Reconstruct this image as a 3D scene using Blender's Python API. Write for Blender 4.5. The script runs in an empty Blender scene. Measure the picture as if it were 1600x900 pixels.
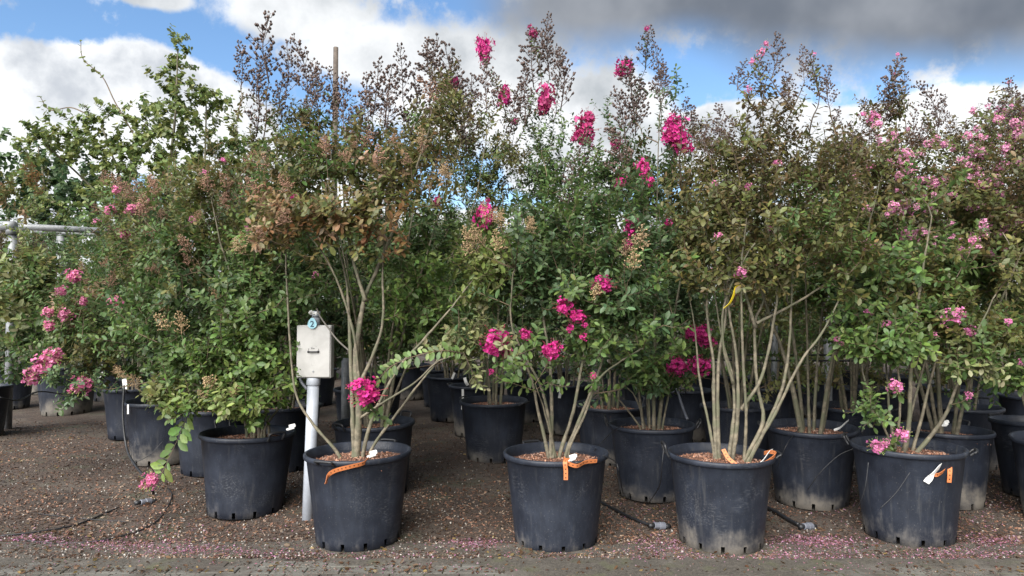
import bpy, math, random
import numpy as np
from mathutils import Vector, Matrix
R = math.radians
random.seed(7); rng = np.random.default_rng(7)
sc = bpy.context.scene
COL = sc.collection

# ------------------------------------------------------------------ camera
FPX, CAMH, HOR = 1067.0, 1.5, 488.0
PITCH = math.atan((HOR - 450.0) / FPX)
cd = bpy.data.cameras.new('camera'); cam = bpy.data.objects.new('camera', cd); COL.objects.link(cam)
cd.sensor_width = 36.0; cd.lens = 36.0 * FPX / 1600.0
cd.clip_start = 0.05; cd.clip_end = 2000
cam.location = (0, 0, CAMH); cam.rotation_euler = (R(90) + PITCH, 0, 0)
sc.camera = cam
def ray(u, v):
    cx, cy = (u - 800) / FPX, -(v - 450) / FPX
    c, s = math.cos(PITCH), math.sin(PITCH)
    return np.array([cx, c - cy * s, s + cy * c])
def at(u, v, Y):
    d = ray(u, v); return np.array([0, 0, CAMH]) + d * (Y / d[1])
def azel(u, v):
    d = ray(u, v); d = d / np.linalg.norm(d)
    return math.degrees(math.atan2(d[0], d[1])), math.degrees(math.asin(d[2]))

# ------------------------------------------------------------------ sky and light
SUN_EL, SUN_AZ = R(40), R(204)          # behind the camera, to its left (azimuth clockwise from +Y)
world_ = bpy.data.worlds.new('World'); sc.world = world_; world_.use_nodes = True
nt = world_.node_tree; N, L = nt.nodes, nt.links
N.clear()
def nd(tree, t, **kw):
    n = tree.nodes.new(t)
    for k, v in kw.items(): setattr(n, k, v)
    return n
class G:
    """tiny helper for math node graphs"""
    def __init__(s, tree): s.t = tree
    def m(s, op, a, b=None, c=None, clamp=False):
        n = s.t.nodes.new('ShaderNodeMath'); n.operation = op; n.use_clamp = clamp
        for i, x in enumerate((a, b, c)):
            if x is None: continue
            if isinstance(x, (int, float)): n.inputs[i].default_value = x
            else: s.t.links.new(x, n.inputs[i])
        return n.outputs[0]
    def mix(s, f, a, b):
        n = s.t.nodes.new('ShaderNodeMix'); n.data_type = 'RGBA'; n.clamp_factor = True
        for i, x in ((0, f), (6, a), (7, b)):
            if isinstance(x, (int, float)): n.inputs[i].default_value = x
            elif isinstance(x, tuple): n.inputs[i].default_value = (*x, 1)
            else: s.t.links.new(x, n.inputs[i])
        return n.outputs[2]
    def ss(s, x, lo, hi):
        n = s.t.nodes.new('ShaderNodeMapRange'); n.interpolation_type = 'SMOOTHSTEP'
        s.t.links.new(x, n.inputs[0]); n.inputs[1].default_value = lo; n.inputs[2].default_value = hi
        return n.outputs[0]
    def noise(s, vec, scale, detail=6, rough=0.55, dist=0.0, fac=True):
        n = s.t.nodes.new('ShaderNodeTexNoise')
        if vec is not None: s.t.links.new(vec, n.inputs['Vector'])
        n.inputs['Scale'].default_value = scale; n.inputs['Detail'].default_value = detail
        n.inputs['Roughness'].default_value = rough; n.inputs['Distortion'].default_value = dist
        return n.outputs[0] if fac else n.outputs[1]
g = G(nt)
tc = nd(nt, 'ShaderNodeTexCoord'); sep = nd(nt, 'ShaderNodeSeparateXYZ')
L.new(tc.outputs['Generated'], sep.inputs[0])
az = g.m('MULTIPLY', g.m('ARCTAN2', sep.outputs[0], sep.outputs[1]), 57.2958)
el = g.m('MULTIPLY', g.m('ARCSINE', sep.outputs[2]), 57.2958)
vec = tc.outputs['Generated']
sky = nd(nt, 'ShaderNodeTexSky', sky_type='NISHITA'); sky.sun_disc = False
sky.sun_elevation = SUN_EL; sky.sun_rotation = SUN_AZ
sky.air_density = 1.0; sky.dust_density = 0.4; sky.ozone_density = 2.0
n_big = g.noise(vec, 4.0, 2, 0.5); n_mid = g.noise(vec, 10.0, 7, 0.62); n_shade = g.noise(vec, 8.0, 4, 0.55)
n_soft = g.noise(vec, 3.2, 4, 0.5)
ae = nd(nt, 'ShaderNodeCombineXYZ'); L.new(az, ae.inputs[0]); L.new(el, ae.inputs[1])
def vm(op, a, b):
    n = nd(nt, 'ShaderNodeVectorMath'); n.operation = op; L.new(a, n.inputs[0])
    if b is not None: n.inputs[1].default_value = b
    return n.outputs['Value'] if op == 'LENGTH' else n.outputs[0]
def blobs(lst):
    out = None
    for (u, v, ru, rv) in lst:
        a, e = azel(u, v); k = 18.0
        r = vm('LENGTH', vm('MULTIPLY', vm('SUBTRACT', ae.outputs[0], (a, e, 0)), (k / ru, k / rv, 0)), None)
        out = r if out is None else g.m('MINIMUM', out, r)
    return g.m('SUBTRACT', 1.0, out)
nz = g.m('SUBTRACT', n_mid, 0.5)
# fair-weather blue sky, brightened towards the photograph's mid blue
skyc = nd(nt, 'ShaderNodeHueSaturation'); L.new(sky.outputs[0], skyc.inputs['Color'])
skyc.inputs['Saturation'].default_value = 1.12; skyc.inputs['Value'].default_value = 1.0
# far cloud bank low over the horizon + cumulus heaps
b1 = blobs([(30, 200, 170, 110), (215, 175, 150, 100), (320, 215, 110, 105), (480, 300, 150, 70), (1160, 215, 150, 55), (1330, 240, 240, 65), (1500, 215, 150, 70), (900, 230, 130, 90)])
low = g.m('DIVIDE', g.m('SUBTRACT', 9.0, el), 6.0)                 # cloud bank hugging the horizon all round
side = g.m('MULTIPLY', g.m('SUBTRACT', n_big, 0.50), 5.0)           # scattered heaps anywhere else in the sky
offview = g.m('MULTIPLY', g.ss(g.m('ABSOLUTE', az), 36, 50), side)
f1 = g.m('MAXIMUM', g.m('MAXIMUM', b1, low), offview)
m1 = g.ss(g.m('ADD', f1, g.m('MULTIPLY', nz, 0.85)), 0.0, 0.14)
sh1 = g.ss(g.m('ADD', n_shade, g.m('MULTIPLY', nz, 0.9)), 0.42, 0.74)
c1 = g.mix(sh1, (5.2, 5.3, 5.4), (3.0, 3.2, 3.5))
b2 = blobs([(470, 25, 150, 45), (600, 85, 170, 60), (780, 140, 230, 120), (960, 190, 120, 90), (240, -8, 60, 22)])
m2 = g.ss(g.m('ADD', b2, g.m('MULTIPLY', nz, 1.3)), 0.0, 0.35)
c2 = g.mix(g.ss(g.m('ADD', n_soft, g.m('MULTIPLY', nz, 0.4)), 0.38, 0.66), (5.0, 5.1, 5.2), (2.4, 2.6, 2.8))
# the big rain-grey deck reaching from the upper right over the place
b3 = g.m('ADD', g.m('MULTIPLY', g.m('SUBTRACT', el, 22.2), 0.14), g.m('MULTIPLY', g.m('SUBTRACT', az, 2.0), 0.028))
b3 = g.m('MINIMUM', b3, g.m('MULTIPLY', g.m('ADD', az, 2), 0.06))
m3 = g.ss(g.m('ADD', b3, g.m('MULTIPLY', g.m('SUBTRACT', n_soft, 0.5), 1.3)), -0.2, 0.45)
c3 = g.mix(g.ss(g.m('ADD', n_soft, g.m('MULTIPLY', g.m('SUBTRACT', n_shade, .5), .5)), 0.34, 0.68), (0.86, 0.99, 1.22), (1.75, 1.88, 2.1))
col = g.mix(m1, skyc.outputs[0], c1); col = g.mix(m2, col, c2); col = g.mix(m3, col, c3)
bg = nd(nt, 'ShaderNodeBackground'); bg.inputs[1].default_value = 0.05; L.new(col, bg.inputs[0])
world_.cycles.sampling_method = 'MANUAL'; world_.cycles.sample_map_resolution = 256
wo = nd(nt, 'ShaderNodeOutputWorld'); L.new(bg.outputs[0], wo.inputs[0])
sd = bpy.data.lights.new('sun', 'SUN'); sd.energy = 2.5; sd.angle = R(65); sd.color = (1.0, 0.955, 0.89)
sun = bpy.data.objects.new('sun', sd); COL.objects.link(sun)
sdir = Vector((math.sin(SUN_AZ) * math.cos(SUN_EL), math.cos(SUN_AZ) * math.cos(SUN_EL), math.sin(SUN_EL)))
sun.rotation_euler = sdir.to_track_quat('Z', 'Y').to_euler(); sun.location = (0, 0, 20)
sc.view_settings.view_transform = 'Standard'; sc.view_settings.look = 'None'
sc.view_settings.exposure = 2.1; sc.view_settings.gamma = 1.0
sc.cycles.max_bounces = 5; sc.cycles.diffuse_bounces = 3; sc.cycles.glossy_bounces = 2; sc.cycles.transmission_bounces = 3

# ------------------------------------------------------------------ materials
MATS = {}
def mat(name):
    m = bpy.data.materials.new(name); m.use_nodes = True; MATS[name] = m
    t = m.node_tree; p = t.nodes['Principled BSDF']
    return m, t, p, G(t)
def pos(t, obj=False):
    if obj: return nd(t, 'ShaderNodeTexCoord').outputs['Object']
    return nd(t, 'ShaderNodeNewGeometry').outputs['Position']
def bump(t, p, h, strength=0.3, dist=0.01):
    b = nd(t, 'ShaderNodeBump'); b.inputs['Strength'].default_value = strength; b.inputs['Distance'].default_value = dist
    t.links.new(h, b.inputs['Height']); t.links.new(b.outputs[0], p.inputs['Normal'])
def leafmat(name, single):
    m, t, p, q = mat(name)
    if single: c = nd(t, 'ShaderNodeObjectInfo').outputs['Color']
    else:
        a = nd(t, 'ShaderNodeAttribute'); a.attribute_name = 'Col'; c = a.outputs['Color']
    n = q.noise(pos(t), 60, 2)
    c2 = q.mix(q.m('MULTIPLY', q.ss(n, 0.4, 0.75), 0.45), c, (0.10, 0.10, 0.045))
    t.links.new(c2, p.inputs['Base Color']); p.inputs['Roughness'].default_value = 0.46
    p.inputs['Specular IOR Level'].default_value = 0.45
    tr = nd(t, 'ShaderNodeBsdfTranslucent'); t.links.new(c2, tr.inputs[0])
    mx = nd(t, 'ShaderNodeMixShader'); mx.inputs[0].default_value = 0.40
    t.links.new(p.outputs[0], mx.inputs[1]); t.links.new(tr.outputs[0], mx.inputs[2])
    t.links.new(mx.outputs[0], t.nodes['Material Output'].inputs[0])
leafmat('leaf_mass', False); leafmat('leaf_single', True)
def objcol(name, rough, vary=True, trans=0.0):
    m, t, p, q = mat(name)
    c = nd(t, 'ShaderNodeObjectInfo').outputs['Color']
    if vary:
        a = nd(t, 'ShaderNodeAttribute'); a.attribute_name = 'Col'
        n = nd(t, 'ShaderNodeMix'); n.data_type = 'RGBA'; n.blend_type = 'MULTIPLY'; n.inputs[0].default_value = 1
        t.links.new(c, n.inputs[6]); t.links.new(a.outputs['Color'], n.inputs[7]); c = n.outputs[2]
    t.links.new(c, p.inputs['Base Color']); p.inputs['Roughness'].default_value = rough
    if trans:
        tr = nd(t, 'ShaderNodeBsdfTranslucent'); t.links.new(c, tr.inputs[0])
        mx = nd(t, 'ShaderNodeMixShader'); mx.inputs[0].default_value = trans
        t.links.new(p.outputs[0], mx.inputs[1]); t.links.new(tr.outputs[0], mx.inputs[2])
        t.links.new(mx.outputs[0], t.nodes['Material Output'].inputs[0])
objcol('petal', 0.6, True, 0.3); objcol('capsule', 0.7, True)
m, t, p, q = mat('attr_matte'); a = nd(t, 'ShaderNodeAttribute'); a.attribute_name = 'Col'
t.links.new(a.outputs['Color'], p.inputs['Base Color']); p.inputs['Roughness'].default_value = 0.85
m, t, p, q = mat('bark')
P_ = pos(t); n1 = q.noise(P_, 26, 5, 0.6); n2 = q.noise(P_, 9, 3); n3 = q.noise(P_, 70, 3)
c = q.mix(q.ss(n1, 0.38, 0.62), (0.085, 0.075, 0.052), (0.175, 0.15, 0.105))
c = q.mix(q.ss(n2, 0.46, 0.60), c, (0.095, 0.095, 0.058)); c = q.mix(q.ss(n3, 0.6, 0.72), c, (0.07, 0.055, 0.04))
t.links.new(c, p.inputs['Base Color']); p.inputs['Roughness'].default_value = 0.8; bump(t, p, n1, 0.5, 0.006)
m, t, p, q = mat('twig')
c = q.mix(q.ss(q.noise(pos(t), 6, 2), 0.4, 0.6), (0.085, 0.06, 0.04), (0.14, 0.10, 0.06))
t.links.new(c, p.inputs['Base Color']); p.inputs['Roughness'].default_value = 0.75
m, t, p, q = mat('pot_plastic')      # black plastic, dusty, chalky splash marks towards the foot
P_ = pos(t, True); oi = nd(t, 'ShaderNodeObjectInfo').outputs['Random']
off = nd(t, 'ShaderNodeVectorMath'); off.operation = 'ADD'; t.links.new(P_, off.inputs[0])
cmb = nd(t, 'ShaderNodeCombineXYZ'); t.links.new(q.m('MULTIPLY', oi, 37.0), cmb.inputs[0]); t.links.new(cmb.outputs[0], off.inputs[1])
V_ = off.outputs[0]
sp = nd(t, 'ShaderNodeSeparateXYZ'); t.links.new(P_, sp.inputs[0]); z = sp.outputs[2]
sc_ = nd(t, 'ShaderNodeMapping'); sc_.inputs['Scale'].default_value = (1, 1, 0.25); t.links.new(V_, sc_.inputs[0])
n1 = q.noise(V_, 5, 6, 0.6); n2 = q.noise(sc_.outputs[0], 22, 5, 0.65); n3 = q.noise(V_, 130, 2, 0.5)
dust = q.m('ADD', q.m('MULTIPLY', n1, 0.9), q.m('MULTIPLY', n2, 0.5))
lowb = q.m('SUBTRACT', 1.0, q.m('DIVIDE', z, q.m('ADD', 0.20, q.m('MULTIPLY', oi, 0.14))), clamp=True)
d1 = q.ss(q.m('ADD', dust, q.m('MULTIPLY', q.m('MULTIPLY', lowb, q.m('ADD', .22, q.m('MULTIPLY', oi, .78))), 0.9)), 0.88, 1.4)
c = q.mix(q.m('MULTIPLY', q.ss(dust, 0.55, 1.0), 0.55), (0.011, 0.014, 0.022), (0.036, 0.044, 0.063))
c = q.mix(q.m('MULTIPLY', d1, q.ss(n1, .25, .6)), c, (0.15, 0.135, 0.115))
rt = nd(t, 'ShaderNodeMapping'); rt.inputs['Rotation'].default_value = (.5, .9, .4); rt.inputs['Scale'].default_value = (3, 40, 40); t.links.new(V_, rt.inputs[0])
scf = q.m('MULTIPLY', q.ss(q.noise(rt.outputs[0], 3.0, 4, .6), .48, .68), q.ss(q.noise(V_, 3.1, 2), .52, .66)); c = q.mix(q.m('MULTIPLY', scf, .30), c, (.15, .155, .165))
run = nd(t, 'ShaderNodeMapping'); run.inputs['Scale'].default_value = (30, 30, 1.2); t.links.new(V_, run.inputs[0]); c = q.mix(q.m('MULTIPLY', q.ss(q.noise(run.outputs[0], 1.0, 4, .6), .55, .75), .35), c, (.075, .075, .075))
spk = q.m('MULTIPLY', q.ss(n3, 0.66, 0.74), 0.35); c = q.mix(spk, c, (0.16, 0.155, 0.15))
t.links.new(c, p.inputs['Base Color'])
t.links.new(q.m('ADD', 0.5, q.m('MULTIPLY', d1, 0.35)), p.inputs['Roughness']); p.inputs['Specular IOR Level'].default_value = 0.35
bump(t, p, n2, 0.12, 0.004)
def flat(name, colr, rough=0.5, metal=0.0, var=0.25, scale=20, bmp=0.0, col2=None):
    m, t, p, q = mat(name); n = q.noise(pos(t), scale, 5, 0.6)
    c2 = col2 or tuple(x * (1 - var) for x in colr)
    t.links.new(q.mix(q.ss(n, 0.35, 0.65), colr, c2), p.inputs['Base Color'])
    p.inputs['Roughness'].default_value = rough; p.inputs['Metallic'].default_value = metal
    if bmp: bump(t, p, n, bmp, 0.004)
flat('black_plastic', (0.016, 0.017, 0.02), 0.5, var=0.3)
flat('pvc', (0.38, 0.41, 0.46), 0.42, var=0.15, scale=14)
flat('galvanised', (0.30, 0.315, 0.33), 0.5, 0.25, 0.3, 18)
flat('white_plastic', (0.78, 0.78, 0.76), 0.45, var=0.12)
flat('blue_tag', (0.27, 0.50, 0.58), 0.45, var=0.15)
flat('numeral', (0.015, 0.05, 0.09), 0.6)
flat('ink', (0.01, 0.01, 0.012), 0.6)
flat('yellow_tape', (0.65, 0.50, 0.02), 0.5)
flat('grey_fitting', (0.15, 0.16, 0.19), 0.4)
flat('cable', (0.11, 0.10, 0.085), 0.6)
flat('old_wood', (0.10, 0.08, 0.065), 0.85, var=0.4, scale=12)
flat('pale_pot', (0.42, 0.42, 0.41), 0.5)
flat('soil_dark', (0.022, 0.016, 0.012), 0.95, scale=60, bmp=0.6)
flat('moss_joint', (0.045, 0.055, 0.018), 0.95, scale=9, col2=(0.035, 0.030, 0.024), bmp=0.4)
m, t, p, q = mat('box_metal')
n = q.noise(pos(t), 9, 6, 0.65, 0.6); n2 = q.noise(pos(t), 55, 4, 0.7, 1.5)
c = q.mix(q.ss(n, 0.35, 0.75), (0.40, 0.395, 0.38), (0.32, 0.315, 0.30)); c = q.mix(q.m('MULTIPLY', q.ss(n2, 0.62, 0.70), 0.6), c, (0.24, 0.235, 0.23))
t.links.new(c, p.inputs['Base Color']); p.inputs['Roughness'].default_value = 0.5
m, t, p, q = mat('strap')                # orange rubber tie with a row of punched eyelets
uv = nd(t, 'ShaderNodeUVMap').outputs[0]; s2 = nd(t, 'ShaderNodeSeparateXYZ'); t.links.new(uv, s2.inputs[0])
fx = q.m('SUBTRACT', q.m('FRACT', q.m('DIVIDE', s2.outputs[0], 0.026)), 0.5); fy = q.m('SUBTRACT', s2.outputs[1], 0.5)
rr = q.m('SQRT', q.m('ADD', q.m('MULTIPLY', fx, fx), q.m('MULTIPLY', fy, fy)))
t.links.new(q.mix(q.ss(rr, 0.14, 0.19), (0.03, 0.015, 0.01), (0.46, 0.15, 0.05)), p.inputs['Base Color']); p.inputs['Roughness'].default_value = 0.5
m, t, p, q = mat('bark_mulch')
n = q.noise(pos(t), 70, 5, 0.7); c = q.mix(q.ss(n, 0.35, 0.65), (0.055, 0.025, 0.015), (0.20, 0.095, 0.06))
t.links.new(c, p.inputs['Base Color']); p.inputs['Roughness'].default_value = 0.95; bump(t, p, n, 0.9, 0.02)
m, t, p, q = mat('earth')
P_ = pos(t); n1 = q.noise(P_, 1.1, 5, 0.6); n2 = q.noise(P_, 45, 6, 0.7); n3 = q.noise(P_, 2.2, 4); n4 = q.noise(P_, 160, 3, 0.6)
c = q.mix(q.ss(n2, 0.36, 0.64), (0.022, 0.015, 0.011), (0.085, 0.058, 0.043))
c = q.mix(q.m('MULTIPLY', q.ss(n1, 0.46, 0.62), 0.6), c, (0.095, 0.080, 0.065)); c = q.mix(q.m('MULTIPLY', q.ss(q.noise(P_, 1.7, 4, .6), 0.5, 0.66), 0.6), c, (0.028, 0.021, 0.017))
c = q.mix(q.m('MULTIPLY', q.ss(n3, 0.54, 0.70), 0.55), c, (0.038, 0.048, 0.020))
c = q.mix(q.m('MULTIPLY', q.ss(n4, 0.66, 0.72), 0.6), c, (0.25, 0.22, 0.19))
t.links.new(c, p.inputs['Base Color']); p.inputs['Roughness'].default_value = 0.95; bump(t, p, n2, 0.7, 0.03)
m, t, p, q = mat('mud')
P_ = pos(t); n1 = q.noise(P_, 2.4, 5, 0.65); n2 = q.noise(P_, 60, 5, 0.7); n3 = q.noise(P_, 5.0, 4); n4 = q.noise(P_, 240, 2)
c = q.mix(q.ss(n2, 0.35, 0.65), (0.034, 0.030, 0.024), (0.068, 0.060, 0.049)); c = q.mix(q.m('MULTIPLY', q.ss(n1, .5, .66), .7), c, (0.10, 0.09, 0.078))
c = q.mix(q.m('MULTIPLY', q.ss(n3, .52, .7), .55), c, (0.062, 0.068, 0.030)); c = q.mix(q.m('MULTIPLY', q.ss(n4, .64, .7), .5), c, (0.26, 0.23, 0.2))
t.links.new(c, p.inputs['Base Color']); p.inputs['Roughness'].default_value = 0.9; bump(t, p, n2, 0.5, 0.008)
def pavemat(name, brick):
    m, t, p, q = mat(name); P_ = pos(t)
    n1 = q.noise(P_, 3.5, 5, 0.6, 0.4); n2 = q.noise(P_, 70, 5, 0.7); n3 = q.noise(P_, 1.3, 4, 0.6)
    c = q.mix(q.ss(n2, 0.35, 0.65), (0.070, 0.068, 0.058), (0.125, 0.12, 0.105))
    c = q.mix(nd(t, 'ShaderNodeObjectInfo').outputs['Random'], c, (0.10, 0.097, 0.086))
    c = q.mix(q.m('MULTIPLY', q.ss(n1, 0.42, 0.62), 0.85), c, (0.042, 0.034, 0.027))      # trodden dirt
    c = q.mix(q.m('MULTIPLY', q.ss(n3, 0.52, 0.7), 0.6), c, (0.048, 0.055, 0.026))       # green algae film
    if brick:
        b = nd(t, 'ShaderNodeTexBrick'); t.links.new(P_, b.inputs[0]); b.inputs['Scale'].default_value = 1.0
        b.inputs['Brick Width'].default_value = 0.2; b.inputs['Row Height'].default_value = 0.1; b.inputs['Mortar Size'].default_value = 0.004
        c = q.mix(b.outputs['Fac'], c, (0.04, 0.045, 0.02))
    t.links.new(c, p.inputs['Base Color']); p.inputs['Roughness'].default_value = 0.9; bump(t, p, n2, 0.4, 0.006)
pavemat('paver', False); pavemat('paving_far', True)

# ------------------------------------------------------------------ mesh helpers
class MB:
    def __init__(s): s.V, s.F, s.n, s.C = [], [], 0, []
    def add(s, V, F, col=None):
        V = np.asarray(V, float); s.V.append(V)
        if isinstance(F, np.ndarray): s.F.append(F + s.n)
        else:
            d = {}
            for f in F: d.setdefault(len(f), []).append(f)
            for k in d: s.F.append(np.array(d[k], np.int64) + s.n)
        s.n += len(V)
        if col is not None: s.C.append(np.tile(np.array([*col, 1.0])[:4], (len(V), 1)))
    def mesh(s, name, material, smooth=True):
        me = bpy.data.meshes.new(name)
        V = np.concatenate(s.V) if s.V else np.zeros((0, 3))
        ls = np.concatenate([np.full(len(f), f.shape[1]) for f in s.F]); idx = np.concatenate([f.ravel() for f in s.F])
        fill(me, V, idx, ls)
        if s.C: setcol(me, np.concatenate(s.C))
        finish(me, material, smooth); return me
def fill(me, V, idx, ls):
    me.vertices.add(len(V)); me.vertices.foreach_set('co', np.asarray(V, np.float32).ravel())
    me.loops.add(len(idx)); me.loops.foreach_set('vertex_index', np.asarray(idx, np.int32))
    st = np.concatenate([[0], np.cumsum(ls)[:-1]]).astype(np.int32) if len(ls) else np.zeros(0, np.int32)
    me.polygons.add(len(ls)); me.polygons.foreach_set('loop_start', st)
    me.update(calc_edges=True)
def setcol(me, C):
    a = me.color_attributes.new('Col', 'FLOAT_COLOR', 'POINT'); a.data.foreach_set('color', np.asarray(C, np.float32).ravel())
def finish(me, material, smooth):
    me.polygons.foreach_set('use_smooth', np.full(len(me.polygons), bool(smooth)))
    me.materials.append(MATS[material]); me.validate()
def link(name, me, parent=None, loc=None, kind=None, mtx=None, color=None):
    o = bpy.data.objects.new(name, me); COL.objects.link(o)
    if parent is not None: o.parent = parent
    if mtx is not None: o.matrix_basis = mtx
    elif loc is not None: o.location = loc
    if kind: o['kind'] = kind
    if color is not None: o.color = (*color, 1)
    return o
def tag(o, label, cat, group=None):
    o['label'] = label; o['category'] = cat
    if group: o['group'] = group
    return o
def thing(name, label, cat, loc=(0, 0, 0), group=None):
    o = bpy.data.objects.new(name, None); COL.objects.link(o); o.location = loc; o.empty_display_size = 0.1
    return tag(o, label, cat, group)
_cw = {}
def _crom(P, n):
    E = np.vstack([2 * P[0] - P[1], P, 2 * P[-1] - P[-2]]); out = []
    for i in range(len(P) - 1):
        a, b, c, d = E[i:i + 4]; tt = np.linspace(0, 1, n, endpoint=False)[:, None]
        out.append(0.5 * ((2 * b) + (c - a) * tt + (2 * a - 5 * b + 4 * c - d) * tt ** 2 + (3 * b - a - 3 * c + d) * tt ** 3))
    return np.vstack(out + [P[-1:]])
def crom(pts, n):
    """smooth curve through points (the weights are linear in the points, so they are cached)"""
    P = np.asarray(pts, float)
    if len(P) == 2: P = np.array([P[0], (P[0] + P[1]) / 2, P[1]])
    k = (len(P), n)
    if k not in _cw: _cw[k] = _crom(np.eye(len(P)), n)
    return _cw[k] @ P
_ring = {}
def tube(mb, P, r, k=6, cap=True, col=None, lump=0.0):
    P = np.asarray(P, float); n = len(P)
    r = np.broadcast_to(np.asarray(r, float), (n,)).copy()
    T = np.gradient(P, axis=0); T /= np.linalg.norm(T, axis=1)[:, None] + 1e-9
    ref = np.array([0.91, 0.37, 0.17]); ref = ref if abs(T.mean(0) @ ref) < 0.9 * np.linalg.norm(T.mean(0)) + 1e-6 else np.array([0.1, -0.9, 0.4])
    A = np.cross(T, ref); A /= np.linalg.norm(A, axis=1)[:, None] + 1e-9; B = np.cross(T, A)
    th = np.arange(k) * 2 * math.pi / k
    rr = np.repeat(r[:, None], k, 1)
    if lump: rr = rr * (1 + lump * rng.standard_normal((n, k)))
    V = P[:, None, :] + rr[..., None] * (np.cos(th)[None, :, None] * A[:, None, :] + np.sin(th)[None, :, None] * B[:, None, :])
    key = (n, k, cap)
    if key not in _ring:
        F = []
        for i in range(n - 1):
            for j in range(k): F.append((i * k + j, i * k + (j + 1) % k, (i + 1) * k + (j + 1) % k, (i + 1) * k + j))
        _ring[key] = (np.array(F), np.array([tuple(range(k))[::-1], tuple((n - 1) * k + j for j in range(k))]) if cap else None)
    Fq, Fc = _ring[key]
    if Fc is not None: mb.F.append(Fc + mb.n)
    mb.add(V.reshape(-1, 3), Fq, col)
def box(mb, c, s, rot=None, col=None, bev=0.0):
    x, y, z = [v / 2 for v in s]; b = bev
    if b:
        V = []; 
        for zz, ins in ((-z, b), (-z + b, 0), (z - b, 0), (z, b)):
            V += [(-x + ins, -y + ins, zz), (x - ins, -y + ins, zz), (x - ins, y - ins, zz), (-x + ins, y - ins, zz)]
        F = [(3, 2, 1, 0), (12, 13, 14, 15)]
        for l in range(3):
            for j in range(4): F.append((l * 4 + j, l * 4 + (j + 1) % 4, l * 4 + 4 + (j + 1) % 4, l * 4 + 4 + j))
    else:
        V = [(-x, -y, -z), (x, -y, -z), (x, y, -z), (-x, y, -z), (-x, -y, z), (x, -y, z), (x, y, z), (-x, y, z)]
        F = [(3, 2, 1, 0), (4, 5, 6, 7), (0, 1, 5, 4), (1, 2, 6, 5), (2, 3, 7, 6), (3, 0, 4, 7)]
    V = np.array(V)
    if rot is not None: V = V @ np.array(rot).T
    mb.add(V + np.array(c), F, col)
def ribbon(P, width, side, mat_, name, thick=0.0022):
    """flat strap along a curve with real thickness and uv along its length"""
    P = np.asarray(P, float); n = len(P); T = np.gradient(P, axis=0); T /= np.linalg.norm(T, axis=1)[:, None] + 1e-9
    S = np.asarray(side, float); S = np.broadcast_to(S, P.shape).copy(); S -= (S * T).sum(1)[:, None] * T; S /= np.linalg.norm(S, axis=1)[:, None]
    Nn = np.cross(T, S); h = thick / 2
    V = np.stack([P - S * width / 2 - Nn * h, P + S * width / 2 - Nn * h, P + S * width / 2 + Nn * h, P - S * width / 2 + Nn * h], 1).reshape(-1, 3)
    d = np.concatenate([[0], np.cumsum(np.linalg.norm(np.diff(P, axis=0), axis=1))])
    F, U = [], []
    for i in range(n - 1):
        a, b = i * 4, i * 4 + 4
        for (p_, q_, va, vb) in ((0, 1, 0, 1), (1, 2, 1, 1), (2, 3, 1, 0), (3, 0, 0, 0)):
            F.append((a + p_, a + q_, b + q_, b + p_)); U += [(d[i], va), (d[i], vb), (d[i + 1], vb), (d[i + 1], va)]
    F += [(3, 2, 1, 0), tuple((n - 1) * 4 + j for j in range(4))]; U += [(0, 0)] * 8
    me = bpy.data.meshes.new(name); me.from_pydata(V.tolist(), [], F)
    ul = me.uv_layers.new(name='UVMap'); ul.data.foreach_set('uv', np.array(U, np.float32).ravel())
    me.polygons.foreach_set('use_smooth', np.zeros(len(me.polygons), bool)); me.materials.append(MATS[mat_]); return me

# ------------------------------------------------------------------ ground and pavement
PAVE_EDGE = 4.18
def gz(x, y):
    return (0.012 * np.sin(x * 2.3 + 1.1 * np.sin(y * 1.7)) * np.cos(y * 1.9 + 0.6) + 0.008 * np.sin(x * 6.1 + y * 3.3) + 0.005 * np.sin(x * 13.7 - y * 11.1)) * np.clip((y - PAVE_EDGE) / 0.6, 0, 1)
xs = np.arange(-13, 13.01, 0.09); ys = np.arange(PAVE_EDGE, 19.2, 0.09)
X, Y_ = np.meshgrid(xs, ys); Z = gz(X, Y_) + 0.004 - 0.012 * np.clip(1 - (Y_ - PAVE_EDGE) / 0.09, 0, 1)
nx, ny = len(xs), len(ys)
V = np.stack([X, Y_, Z], -1).reshape(-1, 3)
i0 = (np.arange(ny - 1)[:, None] * nx + np.arange(nx - 1)[None]).ravel()
F = np.stack([i0, i0 + 1, i0 + nx + 1, i0 + nx], 1)
big = np.array([[-600, -3, -0.05], [600, -3, -0.05], [600, 900, -0.05], [-600, 900, -0.05]])
F = np.vstack([F, [[len(V), len(V) + 1, len(V) + 2, len(V) + 3]]]); V = np.vstack([V, big])
me = bpy.data.meshes.new('ground'); fill(me, V, F.ravel(), np.full(len(F), 4)); finish(me, 'earth', True)
link('ground', me, kind='structure')
mb = MB(); mb.add([(-60, -30, -0.004), (60, -30, -0.004), (60, 3.30, -0.004), (-60, 3.30, -0.004)], [(0, 1, 2, 3)])
mb.add([(-60, 3.30, -0.018), (60, 3.30, -0.018), (60, 4.30, -0.018), (-60, 4.30, -0.018)], [(0, 1, 2, 3)])
pv = link('pavement', mb.mesh('pavement', 'paving_far', False), kind='structure')
mb = MB()
gx, gy = np.meshgrid(np.arange(-6, 6.01, 0.15), np.arange(3.30, 4.26, 0.12))
zz = -0.008 + 0.006 * np.clip((gx + 0.5) / 3, -0.2, 0.75)
a0, a1 = gx.shape; ii = (np.arange(a0 - 1)[:, None] * a1 + np.arange(a1 - 1)[None]).ravel()
mb.add(np.stack([gx, gy, zz], -1).reshape(-1, 3), [(i, i + 1, i + a1 + 1, i + a1) for i in ii])
link('joint_fill', mb.mesh('joint_fill', 'moss_joint'), pv, kind='stuff')
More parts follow.
